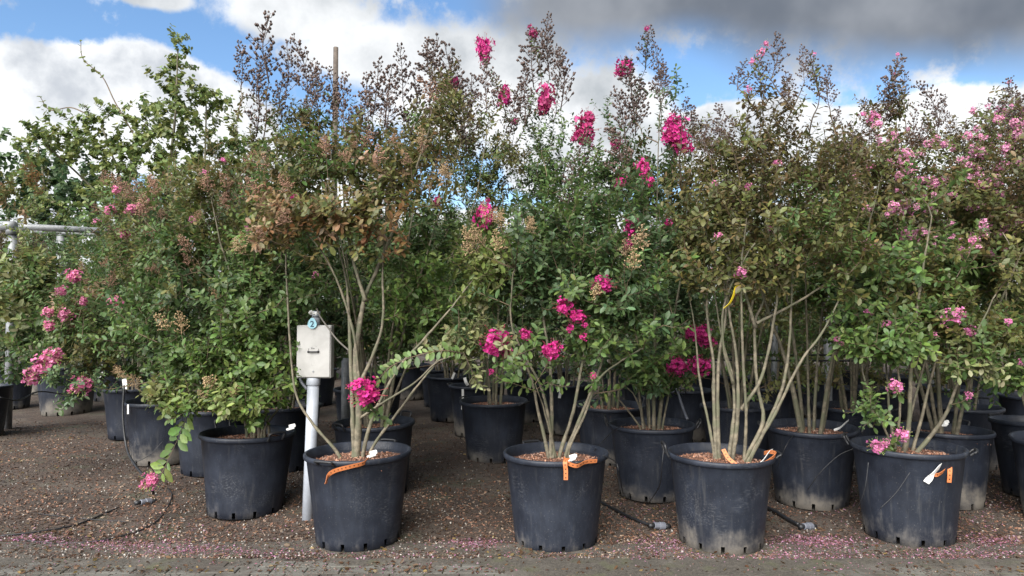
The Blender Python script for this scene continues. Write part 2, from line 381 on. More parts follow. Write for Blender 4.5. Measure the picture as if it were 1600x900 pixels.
mb = MB(); vx = np.arange(-6.5, 6.51, 0.06); nrow = 14
edge = 4.10 - .16 * np.clip((vx + 1.2) / 2.2, 0, 1) - .10 * np.sin(vx * 1.7 + .4) * np.clip((vx + 2.5) / 2, .2, 1) - .05 * np.sin(vx * 5.3) - .03 * np.sin(vx * 12.1 + 1) + rng.normal(0, .012, len(vx))
VV = []
for j in range(nrow + 1):
    f = j / nrow; yy_ = edge + (4.55 - edge) * f; VV.append(np.stack([vx, yy_, .0015 + .008 * np.minimum(1, f * 3) + gz(vx, yy_) + rng.normal(0, .0012, len(vx)) - (.004 if j in (0, nrow) else 0) - .012 * (f > .9)], 1))
ii = (np.arange(nrow)[:, None] * len(vx) + np.arange(len(vx) - 1)[None]).ravel()
mb.add(np.concatenate(VV), np.stack([ii, ii + 1, ii + len(vx) + 1, ii + len(vx)], 1)); link('mud_verge', mb.mesh('mud_verge', 'mud'), kind='structure')
mb = MB(); box(mb, (0, 0, -0.03), (0.194, 0.0945, 0.06), bev=0.004); paver_me = mb.mesh('paver', 'paver', False)
for r_ in range(8):
    y = PAVE_EDGE - 0.045 - r_ * 0.1
    for c_ in range(-18, 19):
        x = c_ * 0.2 + (0.1 if r_ % 2 else 0)
        if abs(x) > 3.62: continue
        o = link('paver', paver_me, pv, (x, y, random.uniform(-0.003, 0.002)))
        o.rotation_euler = (random.gauss(0, 0.008), random.gauss(0, 0.006), random.gauss(0, 0.008))

# ------------------------------------------------------------------ leaf, flower and seed-head templates
LT = np.array([(0, 0, 0), (.26, .19, .03), (.27, 0, -.02), (.26, -.19, .03), (.64, .25, .02), (.66, 0, -.03), (.64, -.25, .02), (1, 0, -.09), (.88, .13, -.03), (.88, -.13, -.03)])
LF = np.array([(0, 2, 1), (0, 3, 2), (1, 2, 5), (1, 5, 4), (2, 3, 6), (2, 6, 5), (4, 5, 8), (5, 7, 8), (5, 6, 9), (5, 9, 7)])
ST = np.array([(0, 0, 0), (.42, .24, .03), (.45, 0, -.03), (.42, -.24, .03), (1, 0, -.08)])
SF = np.array([(0, 2, 1), (0, 3, 2), (1, 2, 4), (2, 3, 4)])
MT = np.array([(0, 0, 0), (.3, .21, .03), (.3, -.21, .03), (.7, .22, .0), (.7, -.22, .0), (1, 0, -.08), (.5, 0, -.04)])
MF = np.array([(0, 6, 1), (2, 6, 0), (1, 6, 3), (4, 6, 2), (3, 6, 5), (5, 6, 4)])
mb = MB(); mb.add(LT, [tuple(f) for f in LF]); leaf_me = mb.mesh('leaf', 'leaf_single')
HT = np.array([(0, 0, 0), (-.08, .28, .02), (.12, 0, -.03), (-.08, -.28, .02), (.3, .48, .04), (.4, 0, -.05), (.3, -.48, .04), (.7, .3, 0), (.7, -.3, 0), (1.02, 0, -.1)])
HF = np.array([(0, 2, 1), (0, 3, 2), (1, 2, 5), (1, 5, 4), (2, 3, 6), (2, 6, 5), (4, 5, 7), (5, 6, 8), (5, 9, 7), (5, 8, 9)])
def leaf_mesh(name, LP, LD, LN, LS, LC, tpl='L'):
    T, Fc = {'L': (LT, LF), 'M': (MT, MF), 'S': (ST, SF), 'H': (HT, HF)}[tpl]
    n, k = len(LP), len(T); B = np.cross(LN, LD)
    curl = rng.uniform(0.2, 2.2, (n, 1, 1)); wd = rng.uniform(0.85, 1.15, (n, 1, 1))
    V = LP[:, None] + LS[:, None, None] * (T[None, :, 0:1] * LD[:, None] + T[None, :, 1:2] * wd * B[:, None] + T[None, :, 2:3] * curl * LN[:, None])
    idx = (Fc[None] + (np.arange(n) * k)[:, None, None]).reshape(-1)
    me = bpy.data.meshes.new(name); fill(me, V.reshape(-1, 3), idx, np.full(n * len(Fc), 3))
    setcol(me, np.repeat(np.hstack([LC, np.ones((n, 1))]), k, 0)); finish(me, 'leaf_mass', True)
    return me
def unit(v): return v / (np.linalg.norm(v, axis=-1, keepdims=True) + 1e-9)
OCT = np.array([(1, 0, 0), (-1, 0, 0), (0, 1, 0), (0, -1, 0), (0, 0, 1.15), (0, 0, -1.1)])
OF = [(0, 2, 4), (2, 1, 4), (1, 3, 4), (3, 0, 4), (2, 0, 5), (1, 2, 5), (3, 1, 5), (0, 3, 5)]
def make_panicle(sd, wide=0.30, nlev=15, cap=0.024):
    r_ = np.random.default_rng(sd); mb = MB()
    ax = crom([(0, 0, 0), (r_.normal(0, .03), r_.normal(0, .03), .5), (r_.normal(0, .05), r_.normal(0, .05), 1)], 5)
    tube(mb, ax, np.linspace(0.011, 0.005, len(ax)), 4, col=(.7, .7, .7)); th = 0
    for i in range(nlev):
        t_ = 0.06 + 0.92 * (i / (nlev - 1)) ** 0.9; th += 2.4 + r_.normal(0, .3)
        p0 = ax[min(int(t_ * (len(ax) - 1)), len(ax) - 1)]; p0 = np.array([p0[0], p0[1], t_ * ax[-1][2]])
        for s_ in ((0, math.pi) if i < nlev - 2 else (0,)):
            ln = wide * (1 - t_) ** 0.8 * r_.uniform(.7, 1.2) + 0.05
            d = np.array([math.cos(th + s_), math.sin(th + s_), r_.uniform(.6, 1.1)]); d /= np.linalg.norm(d)
            p1 = p0 + d * ln + np.array([0, 0, .04 * ln]); tube(mb, [p0, (p0 + p1) / 2 - (0, 0, .02), p1], 0.0045, 3, False, (.75, .7, .65))
            nc = max(2, int(ln * 19))
            for c_ in range(nc):
                f = 1 - 0.75 * c_ / nc; q0 = p0 + (p1 - p0) * f
                q1 = q0 + np.array([r_.normal(0, .035), r_.normal(0, .035), r_.uniform(-.005, .05)]) if c_ else p1
                if c_: tube(mb, [q0, q1], 0.003, 3, False, (.75, .7, .65))
                k_ = cap * r_.uniform(.7, 1.2); v_ = r_.uniform(.6, 1.2)
                mb.add(OCT * k_ + q1, OF, (v_, v_, v_))
    return mb.mesh('seed_panicle', 'capsule')
PAN = [make_panicle(100 + i) for i in range(5)]
def make_cluster(sd, nb=64):
    r_ = np.random.default_rng(sd); mb = MB(); lob = unit(r_.standard_normal((6, 3)))
    for i in range(nb):
        d = unit(r_.standard_normal(3)); 
        k = 0.50 + 0.75 * max(0, (lob @ d).max()) ** 4; c = d * k * r_.uniform(.5, 1.0)
        a = unit(np.cross(d, r_.standard_normal(3))); b = np.cross(d, a); R_ = r_.uniform(.17, .27); v0 = r_.uniform(.72, 1.15)
        for j in range(6):
            th = j * math.pi / 3 + r_.normal(0, .15); e = math.cos(th) * a + math.sin(th) * b; s = np.cross(d, e)
            lift = r_.uniform(.1, .8); tip = c + e * R_ + d * R_ * lift
            w = R_ * .48; v = v0 * r_.uniform(.8, 1.15); rr = r_.normal(0, .12, 4) * R_
            Vv = [c + e * R_ * .18, c + e * R_ * .6 + s * w + d * (R_ * lift * .5 + rr[0]), tip + s * w * .4 + d * rr[1], tip - s * w * .5 + d * rr[2], c + e * R_ * .62 - s * w + d * (R_ * lift * .4 + rr[3])]
            fd = r_.random() ** 4 * .3; mb.add(Vv, [(0, 1, 2, 3, 4)], (v, v * r_.uniform(.8, 1.2) + fd, v * (1 + fd)))
        mb.add(OCT * R_ * .12 + c + d * R_ * .25, OF, (1.0, 3.0, .5))
    for i in range(nb // 2):
        d = unit(r_.standard_normal(3)); c = d * r_.uniform(.85, 1.3); tube(mb, [d * .3, c], .014, 3, False, (.5, 2.2, .3)); mb.add(OCT * r_.uniform(.035, .06) + c, OF, (.55, 1.9 * r_.uniform(.5, 1.6), .35))
    return mb.mesh('flower_cluster', 'petal')
FLW = [make_cluster(200 + i) for i in range(5)] + [make_cluster(220 + i, 22) for i in range(2)]
FCOL = {'mag': (.60, .03, .235), 'dkp': (.42, .03, .15), 'pink': (.76, .22, .46), 'rose': (.64, .18, .34), 'lil': (.72, .29, .48)}
SEEDC = {'dark': (.085, .055, .045), 'tan': (.32, .22, .12), 'rust': (.27, .15, .10), 'green': (.14, .15, .05)}
PAL = {
 'green':  [(.072, .125, .042), (.060, .110, .044), (.095, .150, .048), (.052, .095, .036)],
 'dkgreen':[(.050, .092, .048), (.042, .080, .044), (.066, .112, .052), (.052, .090, .038)],
 'fresh':  [(.105, .175, .050), (.082, .150, .045), (.135, .195, .060), (.065, .12, .040)],
 'lime':   [(.17, .21, .075), (.13, .175, .058), (.19, .22, .11), (.11, .155, .05)],
 'silver': [(.20, .22, .13), (.15, .18, .09), (.22, .23, .16), (.13, .155, .065)],
 'olive':  [(.115, .120, .044), (.095, .110, .042), (.135, .120, .048), (.078, .098, .038)],
 'bronze': [(.098, .090, .040), (.080, .092, .040), (.125, .092, .046), (.070, .084, .036)],
 'brown':  [(.100, .070, .042), (.088, .074, .040), (.118, .076, .048), (.072, .068, .036)],
 'red':    [(.20, .095, .050), (.175, .105, .060), (.21, .11, .07), (.14, .10, .044)],
 'blush':  [(.22, .145, .105), (.19, .13, .08), (.235, .16, .125), (.15, .12, .06)],
 'redbud': [(.135, .185, .080), (.110, .160, .072), (.16, .200, .075), (.17, .20, .075)],
 'teal':   [(.068, .125, .072), (.058, .108, .064), (.092, .155, .085), (.078, .132, .064)],
}
PAL = {k: [(x[0] * 1.30, x[1] * 1.28, x[2] * 1.02) for x in v] for k, v in PAL.items()}

class Twigs:
    def __init__(s): s.d = {}; s.n = 0
    def add(s, P, r, k):
        s.n += 1; s.d.setdefault((len(P), k), []).append((P, np.broadcast_to(r, (len(P),))))
    def mesh(s, name, material):
        V, F, off = [], [], 0
        for (n, k), lst in s.d.items():
            P = np.array([a for a, _ in lst]); r = np.array([b for _, b in lst]); m = len(P)
            T = np.gradient(P, axis=1); T /= np.linalg.norm(T, axis=2, keepdims=True) + 1e-9
            A = np.cross(T, np.array([.91, .37, .17])); A /= np.linalg.norm(A, axis=2, keepdims=True) + 1e-9; B = np.cross(T, A)
            th = np.arange(k) * 2 * math.pi / k
            W = P[:, :, None] + r[:, :, None, None] * (np.cos(th)[:, None] * A[:, :, None] + np.sin(th)[:, None] * B[:, :, None])
            q = np.array([(i * k + j, i * k + (j + 1) % k, (i + 1) * k + (j + 1) % k, (i + 1) * k + j) for i in range(n - 1) for j in range(k)])
            F.append((q[None] + (np.arange(m) * n * k)[:, None, None] + off).reshape(-1, 4)); V.append(W.reshape(-1, 3)); off += m * n * k
        V = np.concatenate(V); F = np.concatenate(F); me = bpy.data.meshes.new(name); fill(me, V, F.ravel(), np.full(len(F), 4)); finish(me, material, True); return me

# ------------------------------------------------------------------ the plant builder
class Plant:
    def __init__(s, base, soil=0.53, name='crape_myrtle'):
        s.base = np.asarray(base, float); s.stems = []; s.twigs = Twigs(); s.nodes = []; s.nr = []
        s.lv = [[], [], [], [], []]; s.fl = []; s.pn = []; s.soil = soil; s.name = name; s.ends = []; s.pals = []; s.phase = rng.uniform(0, 6.28)
    def addnodes(s, P): s.nodes.append(np.asarray(P))
    def stem(s, pts, r0, r1, k=8):
        P = crom(pts, 7); n = len(P)
        P[1:-1] += np.cumsum(rng.normal(0, .0022, (n - 2, 3)), 0) * np.linspace(0, 1, n - 2)[:, None]
        r0 *= .9; r = r0 + (r1 - r0) * np.linspace(0, 1, n) ** 0.8
        r = r * (1 + .06 * rng.standard_normal(n)); r[0] *= 1.25
        mb = MB(); tube(mb, P, r, k, lump=.08); s.stems.append(mb); s.addnodes(P[n // 3:]); s.ends.append((P[-1], unit(P[-1] - P[-5])))
    def leaf_along(s, P, t0, spacing, size, pal, up=0.35, face=None):
        """note opposite leaves on a shoot from fraction t0 to the tip; finish() turns the notes into leaves"""
        d = np.concatenate([[0], np.cumsum(np.sqrt(((P[1:] - P[:-1]) ** 2).sum(1)))]); tot = d[-1]
        q = np.arange(t0 * tot, tot, spacing); n = len(q)
        if not n: return
        i = np.clip(np.searchsorted(d, q, 'right') - 1, 0, len(d) - 2); f = ((q - d[i]) / (d[i + 1] - d[i] + 1e-9))[:, None]
        s.lv[0].append(P[i] + (P[i + 1] - P[i]) * f); s.lv[1].append(P[i + 1] - P[i])
        s.lv[2].append(np.interp(q, [0, .8 * tot, tot], [size, size, size * .62])); s.lv[3].append(s.phase + np.arange(n) * 1.45); s.phase += 2.1
        if pal not in s.pals: s.pals.append(pal)
        fc = face or (0, 0, 0); s.lv[4].append(np.tile([up, *fc, s.pals.index(pal)], (n, 1)))
    def finish(s):
        C, T, S0, ph, X = [np.concatenate(a) for a in s.lv]; n = len(C); T = unit(T); up = X[:, :1]; face = X[:, 1:4]; isf = (np.abs(face).sum(1) > 0)[:, None]
        ph = ph + rng.normal(0, .3, n); ref = unit(np.cross(T, np.array([.3, .2, 1.0]) + rng.normal(0, .1, (n, 3)))); B = np.cross(T, ref)
        fref = unit(np.cross(T, face + 1e-6)); out = [[], [], [], [], []]
        pidx = X[:, 4].astype(int); base = np.zeros((n, 3))
        for j, nm in enumerate(s.pals):
            k = pidx == j; pc = np.array(PAL[nm]) if isinstance(nm, str) else np.array(nm); base[k] = pc[rng.integers(0, len(pc), k.sum())]
        for sg in (0, math.pi):
            side = np.cos(ph + sg)[:, None] * ref + np.sin(ph + sg)[:, None] * B
            side = np.where(isf, fref * math.cos(sg), side)
            D = unit(T * rng.uniform(.25, .8, (n, 1)) + side + np.array([0, 0, -.15]) + rng.normal(0, .18, (n, 3)))
            Nn = np.array([0, -.2, 1.0]) * (.5 + up) + unit(C * (1, 1, 0)) * .45 + T * .4 + rng.normal(0, .38, (n, 3)) + face * 1.6
            Nn = unit(Nn - (Nn * D).sum(1)[:, None] * D); k = rng.random(n) < .93
            S = S0 * 1.2 * rng.uniform(.6, 1.25, n) * np.interp(C[:, 2], [1.6, 3.2], [1, .74] if s.name == 'crape_myrtle' else [1, 1]); Cc = base * rng.uniform(.72, 1.28, (n, 1)) * (1 + rng.normal(0, .06, (n, 3)))
            for a, x in zip(out, (C + side * .004, D, Nn, S, Cc)): a.append(x[k])
        return [np.concatenate(a) for a in out]
    def connect(s, tip, rise=0.35, sag=0.0):
        A = np.concatenate(s.nodes); d = tip - A; h = np.linalg.norm(d[:, :2], axis=1); L_ = np.linalg.norm(d, axis=1)
        cost = L_ + 1.4 * np.maximum(0, rise * h - d[:, 2])
        i = int(np.argmin(cost)); a = A[i]; v = tip - a; ln = np.linalg.norm(v)
        m1 = a + v * .4 + np.array([v[0], v[1], 0]) * .12 + rng.normal(0, .035 * ln, 3); m2 = a + v * .75 + rng.normal(0, .025 * ln, 3) + np.array([0, 0, -.03 * ln + sag])
        return crom([a, m1, m2, tip], 3), ln
    def tip(s, tip, pal, size=.05, leaf_len=.34, side=2, spacing=.027, rise=.35, rmax=.009):
        P, ln = s.connect(tip, rise)
        s.twigs.add(P, np.linspace(min(.0022 + .006 * ln, rmax), .0014, len(P)), 3)
        s.addnodes(P[2:]); f = max(0.0, 1 - leaf_len / max(ln, .01)); s.leaf_along(P, f, spacing, size, pal)
        for _ in range(side):
            i = rng.integers(len(P) // 2, len(P)); T = unit(P[-1] - P[-4]); dd = unit(T * .6 + rng.normal(0, .75, 3) + np.array([0, 0, .25])); l2 = rng.uniform(.08, .19)
            Q = crom([P[i], P[i] + dd * l2 * .55, P[i] + dd * l2 + np.array([0, 0, .02])], 2)
            s.twigs.add(Q, np.linspace(.0018, .001, len(Q)), 3); s.leaf_along(Q, .1, spacing, size * .92, pal)
        return P
    def region(s, c, r, n, pal, size=.05, **kw):
        c = np.asarray(c, float); pts = np.clip(rng.standard_normal((n, 3)) * .55, -1.35, 1.35) * np.asarray(r) + c
        base = np.array([0, 0, .8]); pts = pts[np.argsort(np.linalg.norm(pts - base, axis=1))]
        pals = pal if isinstance(pal, (list, tuple)) else [pal]
        for p_ in pts: s.tip(p_, pals[rng.integers(len(pals))], size, **kw)
    def leader(s, top, pal, seed='dark', ph=.42, leafed=.7, size=.045, flower=None):
        """upright shoot: leafy below, ending in a panicle"""
        top = np.asarray(top, float); st = top - np.array([rng.normal(0, .04), rng.normal(0, .04), ph])
        P, ln = s.connect(st, 1.2); s.twigs.add(P, np.linspace(.006, .003, len(P)), 3); s.addnodes(P[2:])
        s.leaf_along(P, max(0, 1 - leafed / ln), .03, size, pal, up=.1)
        d = Vector(top - st + rng.normal(0, .03, 3)); s.pn.append((st - np.array([0, 0, .01]), d, d.length, 1.0 * rng.uniform(.85, 1.2), seed))
    def panicle(s, at_, size, seed, dirv=None):
        P, ln = s.connect(np.asarray(at_, float), .3); s.twigs.add(P, np.linspace(.003, .0016, len(P)), 3)
        d = Vector(dirv if dirv is not None else unit(unit(P[-1] - P[-4]) + np.array([0, 0, .5]))); s.pn.append((P[-1], d, size, 1.5, seed))
    def flower(s, p_, r, colr, tall=1.0, pal='green', leaves=True, size=.05):
        p_ = np.asarray(p_, float); P, ln = s.connect(p_ - np.array([0, 0, r * .6 * tall]), .4)
        s.twigs.add(P, np.linspace(min(.003 + .004 * ln, .004), .0022, len(P)), 3); s.addnodes(P[2:-2])
        if leaves: s.leaf_along(P[:-1], max(.1, 1 - .32 / max(ln, .01)), .026, size, pal)
        s.fl.append((p_, r, colr, tall))
    def build(s, label, group=None, nleaf=0, lod='M', cat='shrub', parts=True):
        root = thing(s.name, label, cat, s.base, group)
        if s.lv[0]:
            allp = np.concatenate(s.lv[0]); allc = np.concatenate(s.lv[4])[:, 4]
            for (e, d) in s.ends:
                pe = s.pals[int(allc[np.argmin(np.linalg.norm(allp - e, axis=1))])]
                for _ in range(3): s.tip(e + d * rng.uniform(.12, .32) + rng.normal(0, .09, 3), pe, .05, leaf_len=.4, side=2)
        for mb in s.stems: link('stem', mb.mesh('stem', 'bark'), root)
        if s.twigs.n: link('branches', s.twigs.mesh('branches', 'twig'), root, kind='stuff')
        LP, LD, LN, LS, LC = s.finish(); LC = np.clip(LC, .008, .5)
        keep = np.ones(len(LP), bool)
        if nleaf:
            W = LP + s.base; dist = np.linalg.norm(W - np.array([0, 0, CAMH]), axis=1)
            face = np.abs(((W - np.array([0, 0, CAMH])) / dist[:, None] * LN).sum(1))
            score = LS / dist * (.35 + face) * np.exp(-2.5 * (W[:, 1] - W[:, 1].min())); sel = np.argsort(-score)[:nleaf]; keep[sel] = False
            for i in sel:
                B = np.cross(LN[i], LD[i]); S_ = LS[i]
                M = Matrix(((LD[i][0] * S_, B[0] * S_, LN[i][0] * S_, LP[i][0]), (LD[i][1] * S_, B[1] * S_, LN[i][1] * S_, LP[i][1]), (LD[i][2] * S_, B[2] * S_, LN[i][2] * S_, LP[i][2]), (0, 0, 0, 1)))
                link('leaf', leaf_me, root, mtx=M, color=LC[i])
        link('foliage', leaf_mesh('foliage', LP[keep], LD[keep], LN[keep], LS[keep], LC[keep], lod), root, kind='stuff')
        for (p_, r, colr, tall) in s.fl:
            E = Matrix.Translation(p_) @ Matrix.Rotation(rng.uniform(0, 6.28), 4, 'Z') @ Matrix.Diagonal((r, r, r * tall, 1)); k = FCOL[colr]; v = rng.uniform(.85, 1.15)
            me = FLW[rng.integers(0, 5)] if r > .04 else FLW[5 + rng.integers(0, 2)]
            link('flower_cluster', me, root, mtx=E, color=tuple(min(x * v, .9) for x in k))
        for (p_, d, ln, w, seed) in s.pn:
            E = Matrix.Translation(p_) @ d.to_track_quat('Z', 'Y').to_matrix().to_4x4() @ Matrix.Rotation(rng.uniform(0, 6.28), 4, 'Z') @ Matrix.Diagonal((ln * w, ln * w, ln, 1))
            v = rng.uniform(.75, 1.25); link('seed_panicle', PAN[rng.integers(0, 5)], root, mtx=E, color=tuple(x * v for x in SEEDC[seed]))
        return root
def copy_tree(o, loc, rz, scale, label, group):
    c = o.copy(); COL.objects.link(c); c.location = loc; c.rotation_euler = (0, 0, rz); c.scale = (scale,) * 3
    c['label'] = label; c['group'] = group
    for ch in o.children:
        d = ch.copy(); COL.objects.link(d); d.parent = c
    return c

# ------------------------------------------------------------------ pots
def lathe(prof, seg, skip=None, wob=0.0):
    th = np.arange(seg) * 2 * math.pi / seg; V = []
    for (r, z_) in prof:
        rr = r * (1 + wob * np.cos(2 * th + 0.7))
        V.append(np.stack([rr * np.cos(th), rr * np.sin(th), np.full(seg, z_)], 1))
    F = []
    for i in range(len(prof) - 1):
        for j in range(seg):
            if skip and skip(i, j): continue
            F.append((i * seg + j, i * seg + (j + 1) % seg, (i + 1) * seg + (j + 1) % seg, (i + 1) * seg + j))
    return np.concatenate(V), F
def pot_meshes(wob, holes):
    seg = 72
    prof = [(.10, .004), (.262, .004), (.270, .010), (.273, .056), (.302, .33), (.329, .570), (.331, .572)]
    V, F = lathe(prof, seg, lambda i, j: i == 2 and (j % 12) in holes, wob); mb = MB(); mb.add(V, F)
    V, F = lathe([(.262, .012), (.264, .06), (.292, .33), (.316, .545)], seg, lambda i, j: i == 0 and (j % 12) in holes, wob); mb.add(V, [f[::-1] for f in F])
    wall = mb.mesh('pot_wall', 'pot_plastic')
    mb = MB(); V, F = lathe([(.328, .568), (.342, .567), (.347, .572), (.348, .592), (.344, .600), (.335, .602), (.326, .597), (.316, .546)], seg, None, wob); mb.add(V, F)
    rim = mb.mesh('rim', 'pot_plastic')
    r_ = np.random.default_rng(int(abs(wob) * 1e4) + 3); mb = MB()
    prof = [(.322, .525), (.25, .532), (.16, .540), (.07, .548), (.01, .552)]
    V, F = lathe(prof, 40, None, wob); V[:, 2] += r_.normal(0, .006, len(V)); mb.add(V, F)
    soil = mb.mesh('mulch_bed', 'bark_mulch')
    n = 1500; rad = .315 * np.sqrt(r_.random(n)); th = r_.random(n) * 6.283; mb = MB(); C = []; Vs = []
    q = np.linalg.qr(r_.standard_normal((n, 3, 3)))[0]; sz = np.stack([r_.uniform(.006, .016, n), r_.uniform(.003, .008, n), r_.uniform(.0015, .004, n)], 1)
    Vv = np.einsum('nij,kj,nj->nki', q, OCT, sz) + np.stack([rad * np.cos(th), rad * np.sin(th), .556 - .03 * rad / .3 + r_.uniform(-.006, .006, n)], 1)[:, None]
    pc = 1.25 * np.array([(.22, .10, .06), (.15, .065, .04), (.30, .16, .10), (.09, .045, .03), (.34, .22, .17)]); Cc = pc[r_.integers(0, 5, n)] * r_.uniform(.6, 1.2, (n, 1))
    me = bpy.data.meshes.new('bark_chips'); fill(me, Vv.reshape(-1, 3), (np.array(OF)[None] + (np.arange(n) * 6)[:, None, None]).ravel(), np.full(n * 8, 3))
    setcol(me, np.repeat(np.hstack([Cc, np.ones((n, 1))]), 6, 0)); finish(me, 'attr_matte', False)
    return wall, rim, soil, me
POTV = [pot_meshes(w, h) for w, h in ((.0, (3, 9)), (.012, (2, 8)), (-.01, (5, 11)), (.02, (0, 7)))]
def handle_mesh(up):
    mb = MB(); w = .058
    pts = [(.350, -w, .575), (.366, -w, .59 + up * .3), (.366 + .02 * (1 - up * 8), -w * .9, .602 + up), (.366 + .02 * (1 - up * 8), w * .9, .602 + up), (.366, w, .59 + up * .3), (.350, w, .575)]
    tube(mb, crom(pts, 5), .0085, 6); return mb.mesh('handle', 'black_plastic')
HND = [handle_mesh(.055), handle_mesh(.03), handle_mesh(.0)]
def pot(name_unused, u, Y, label, group='black nursery pots', z=0.0, rot=None, scale=1.0, hnd=None):
    x = (u - 800) / FPX * Y
    o = thing('plant_pot', label, 'pot', (x, Y, float(gz(np.array(x), np.array(Y))) + .002 + z), group)
    o.rotation_euler = (random.gauss(0, .013), random.gauss(0, .013), rot if rot is not None else random.uniform(0, 6.28)); o.scale = (scale * random.uniform(.97, 1.03), scale * random.uniform(.97, 1.03), scale * random.uniform(.96, 1.03))
    w, r_, so, ch = POTV[random.randrange(4)]
    link('pot_wall', w, o); rim_ = link('rim', r_, o); mu_ = link('mulch_bed', so, o); link('bark_chips', ch, mu_, kind='stuff')
    for k, a in enumerate((0, math.pi)):
        h = link('handle', HND[hnd[k] if hnd else random.randrange(3)], rim_); h.rotation_euler = (0, 0, a)
    return o
PP = {}
def P(key, u, Y, label, **kw):
    PP[key] = (u, Y); o = pot('plant_pot', u, Y, label, **kw); return o
P('A', 388, 5.25, 'black pot left of the grey pipe with a rim handle standing up', rot=R(-38), hnd=(1, 0))
P('B', 563, 4.55, 'black pot in front of the grey pipe with orange strap trailing down its side', rot=1.2, hnd=(2, 2))
P('C', 868, 4.57, 'black front row centre pot with orange strap ends on its rim', rot=2.0, hnd=(2, 2))
P('D', 1122, 4.52, 'black front row pot holding the many bare stems, strap on its right rim', rot=R(178), hnd=(0, 2))
P('E', 1412, 4.66, 'black front row pot with white tag and orange strap hanging over its right rim', rot=R(150), hnd=(1, 2))
P('F', 1662, 4.9, 'black pot cut off by the right edge of the picture', rot=.4, hnd=(2, 2))
P('G', 258, 6.9, 'black pot standing alone behind the hanging flower shoot at left')
P('H', 588, 5.75, 'black pot directly behind the pot with the trailing orange strap')
P('I', 772, 7.1, 'black pot second from the bare earth aisle, left of the centre pot')
P('J', 746, 8.4, 'black pot with a white tag on its rim, half hidden in the aisle row')
P('K', 704, 9.6, 'greyish pot third back along the bare earth aisle')
P('K2', 690, 11.0, 'farthest pot showing along the bare earth aisle')
P('M', 1018, 5.65, 'black pot between the centre pot and the bare stemmed pot, one row back', hnd=(0, 1), rot=R(170))
P('N', 950, 6.9, 'black pot in shade right behind the centre pot')
P('O', 882, 8.6, 'dark pot with a long white tag seen between the centre stems')
P('O2', 828, 9.5, 'dark pot seen just left of the centre stems far back')
P('P', 1263, 5.45, 'black pot with a white strip over its rim, right of the bare stems')
P('Q', 1328, 6.7, 'black pot in shade behind the pot with the white strip')
P('R', 1150, 6.6, 'black pot in shade seen through the bare stems')
P('S', 1066, 8.0, 'dark pot far back left of the bare stems under the magenta blooms')
P('T', 1468, 5.45, 'dusty black pot with a white cap on its mulch, behind the right front pot')
P('U', 1620, 5.65, 'black pot at the right edge, one row behind the cut off pot')
P('V', 1500, 6.75, 'black pot in deep shade behind the dusty pot at right')
P('W', 1612, 7.5, 'black pot in deep shade behind the pot at the right edge')
P('X', 108, 10.2, 'black pot under the galvanised pipe frame, left of its neighbour', scale=1.2)
P('X2', 180, 11.7, 'black pot behind and right of the one under the pipe frame', scale=1.15)
P('Y1', 232, 9.4, 'dark pot in the shade just behind the lone left pot')
P('Y2', 70, 12.6, 'dark pot furthest back beneath the pipe frame')
P('Y3', 212, 8.3, 'dark pot in the shade left behind the lone left pot')
P('Y4', 18, 10.7, 'dark pot behind the left post of the pipe frame')
P('Y5', 642, 11.9, 'dark pot closing the far end of the earth aisle')
P('Zl', -34, 8.2, 'black pot sliced by the left edge of the picture')
P('Za', 445, 6.6, 'black pot in shade left of the grey pipe, behind the front left pot')
P('Zb', 335, 6.55, 'black pot in shade between the two left hand pots')
def pbase(key):
    u, Y = PP[key]; return np.array([(u - 800) / FPX * Y, Y, 0.0])

# ------------------------------------------------------------------ potted crape myrtles built from the photograph
def stems_px(pl, Y, lst):
    for (pts, r0, r1) in lst:
        n = len(pts); dr = rng.uniform(-.28, .28); W = []
        for i, (u, v) in enumerate(pts):
            W.append(at(u, v, Y + dr * (i / (n - 1)) ** 1.3) - pl.base)
        if W[0][2] < .75: W = [W[0] - np.array([0, 0, .12])] + W
        pl.stem(W, r0, r1)
def reg_px(pl, Y, lst):
    for it in lst:
        u, v, ru, rv, dy, n, pal = it[:7]; kw = it[7] if len(it) > 7 else {}
        c = at(u, v, Y + dy) - pl.base; k = (Y + dy) / FPX
        pl.region(c, (ru * k, max(.12, min(ru, rv * 1.3) * k * .9), rv * k), n, pal, **kw)
def lead_px(pl, Y, lst, pal, seed='dark', ph=.42, leafed=.7):
    for it in lst:
        u, v = it[:2]; pl.leader(at(u, v, Y + rng.uniform(-.3, .3)) - pl.base, pal, it[2] if len(it) > 2 else seed, it[3] if len(it) > 3 else ph * rng.uniform(.8, 1.2), leafed)
def flow_px(pl, Y, lst, colr, pal='green', dy=-.2):
    for it in lst:
        u, v, w = it[:3]; tall = it[3] if len(it) > 3 else .9; y_ = Y + (it[4] if len(it) > 4 else dy)
        pl.flower(at(u, v, y_) - pl.base, w * .62 * y_ / FPX, it[5] if len(it) > 5 else colr, tall, pal)
def seeds_px(pl, Y, lst, seed, size=.13, dy=-.25):
    for (u, v, ru, rv, n) in lst:
        for _ in range(n):
            pl.panicle(at(u + rng.uniform(-ru, ru), v + rng.uniform(-rv, rv), Y + dy + rng.uniform(-.25, .35)) - pl.base, size * rng.uniform(.7, 1.3), seed)
def vase(pl, n, top, spread, r0=.02, z0=.45):
    for i in range(n):
        a = i * 6.283 / n + rng.uniform(-.4, .4); s_ = spread * rng.uniform(.6, 1.1); h = top * rng.uniform(.8, 1.05)
        d = np.array([math.cos(a), math.sin(a), 0]); b = d * rng.uniform(.03, .09)
        pl.stem([b + (0, 0, z0), b + d * s_ * .25 + (0, 0, z0 + (h - z0) * .35), b + d * s_ * .65 + (0, 0, z0 + (h - z0) * .7), b + d * s_ + (0, 0, h)], r0 * rng.uniform(.7, 1.2), .003)

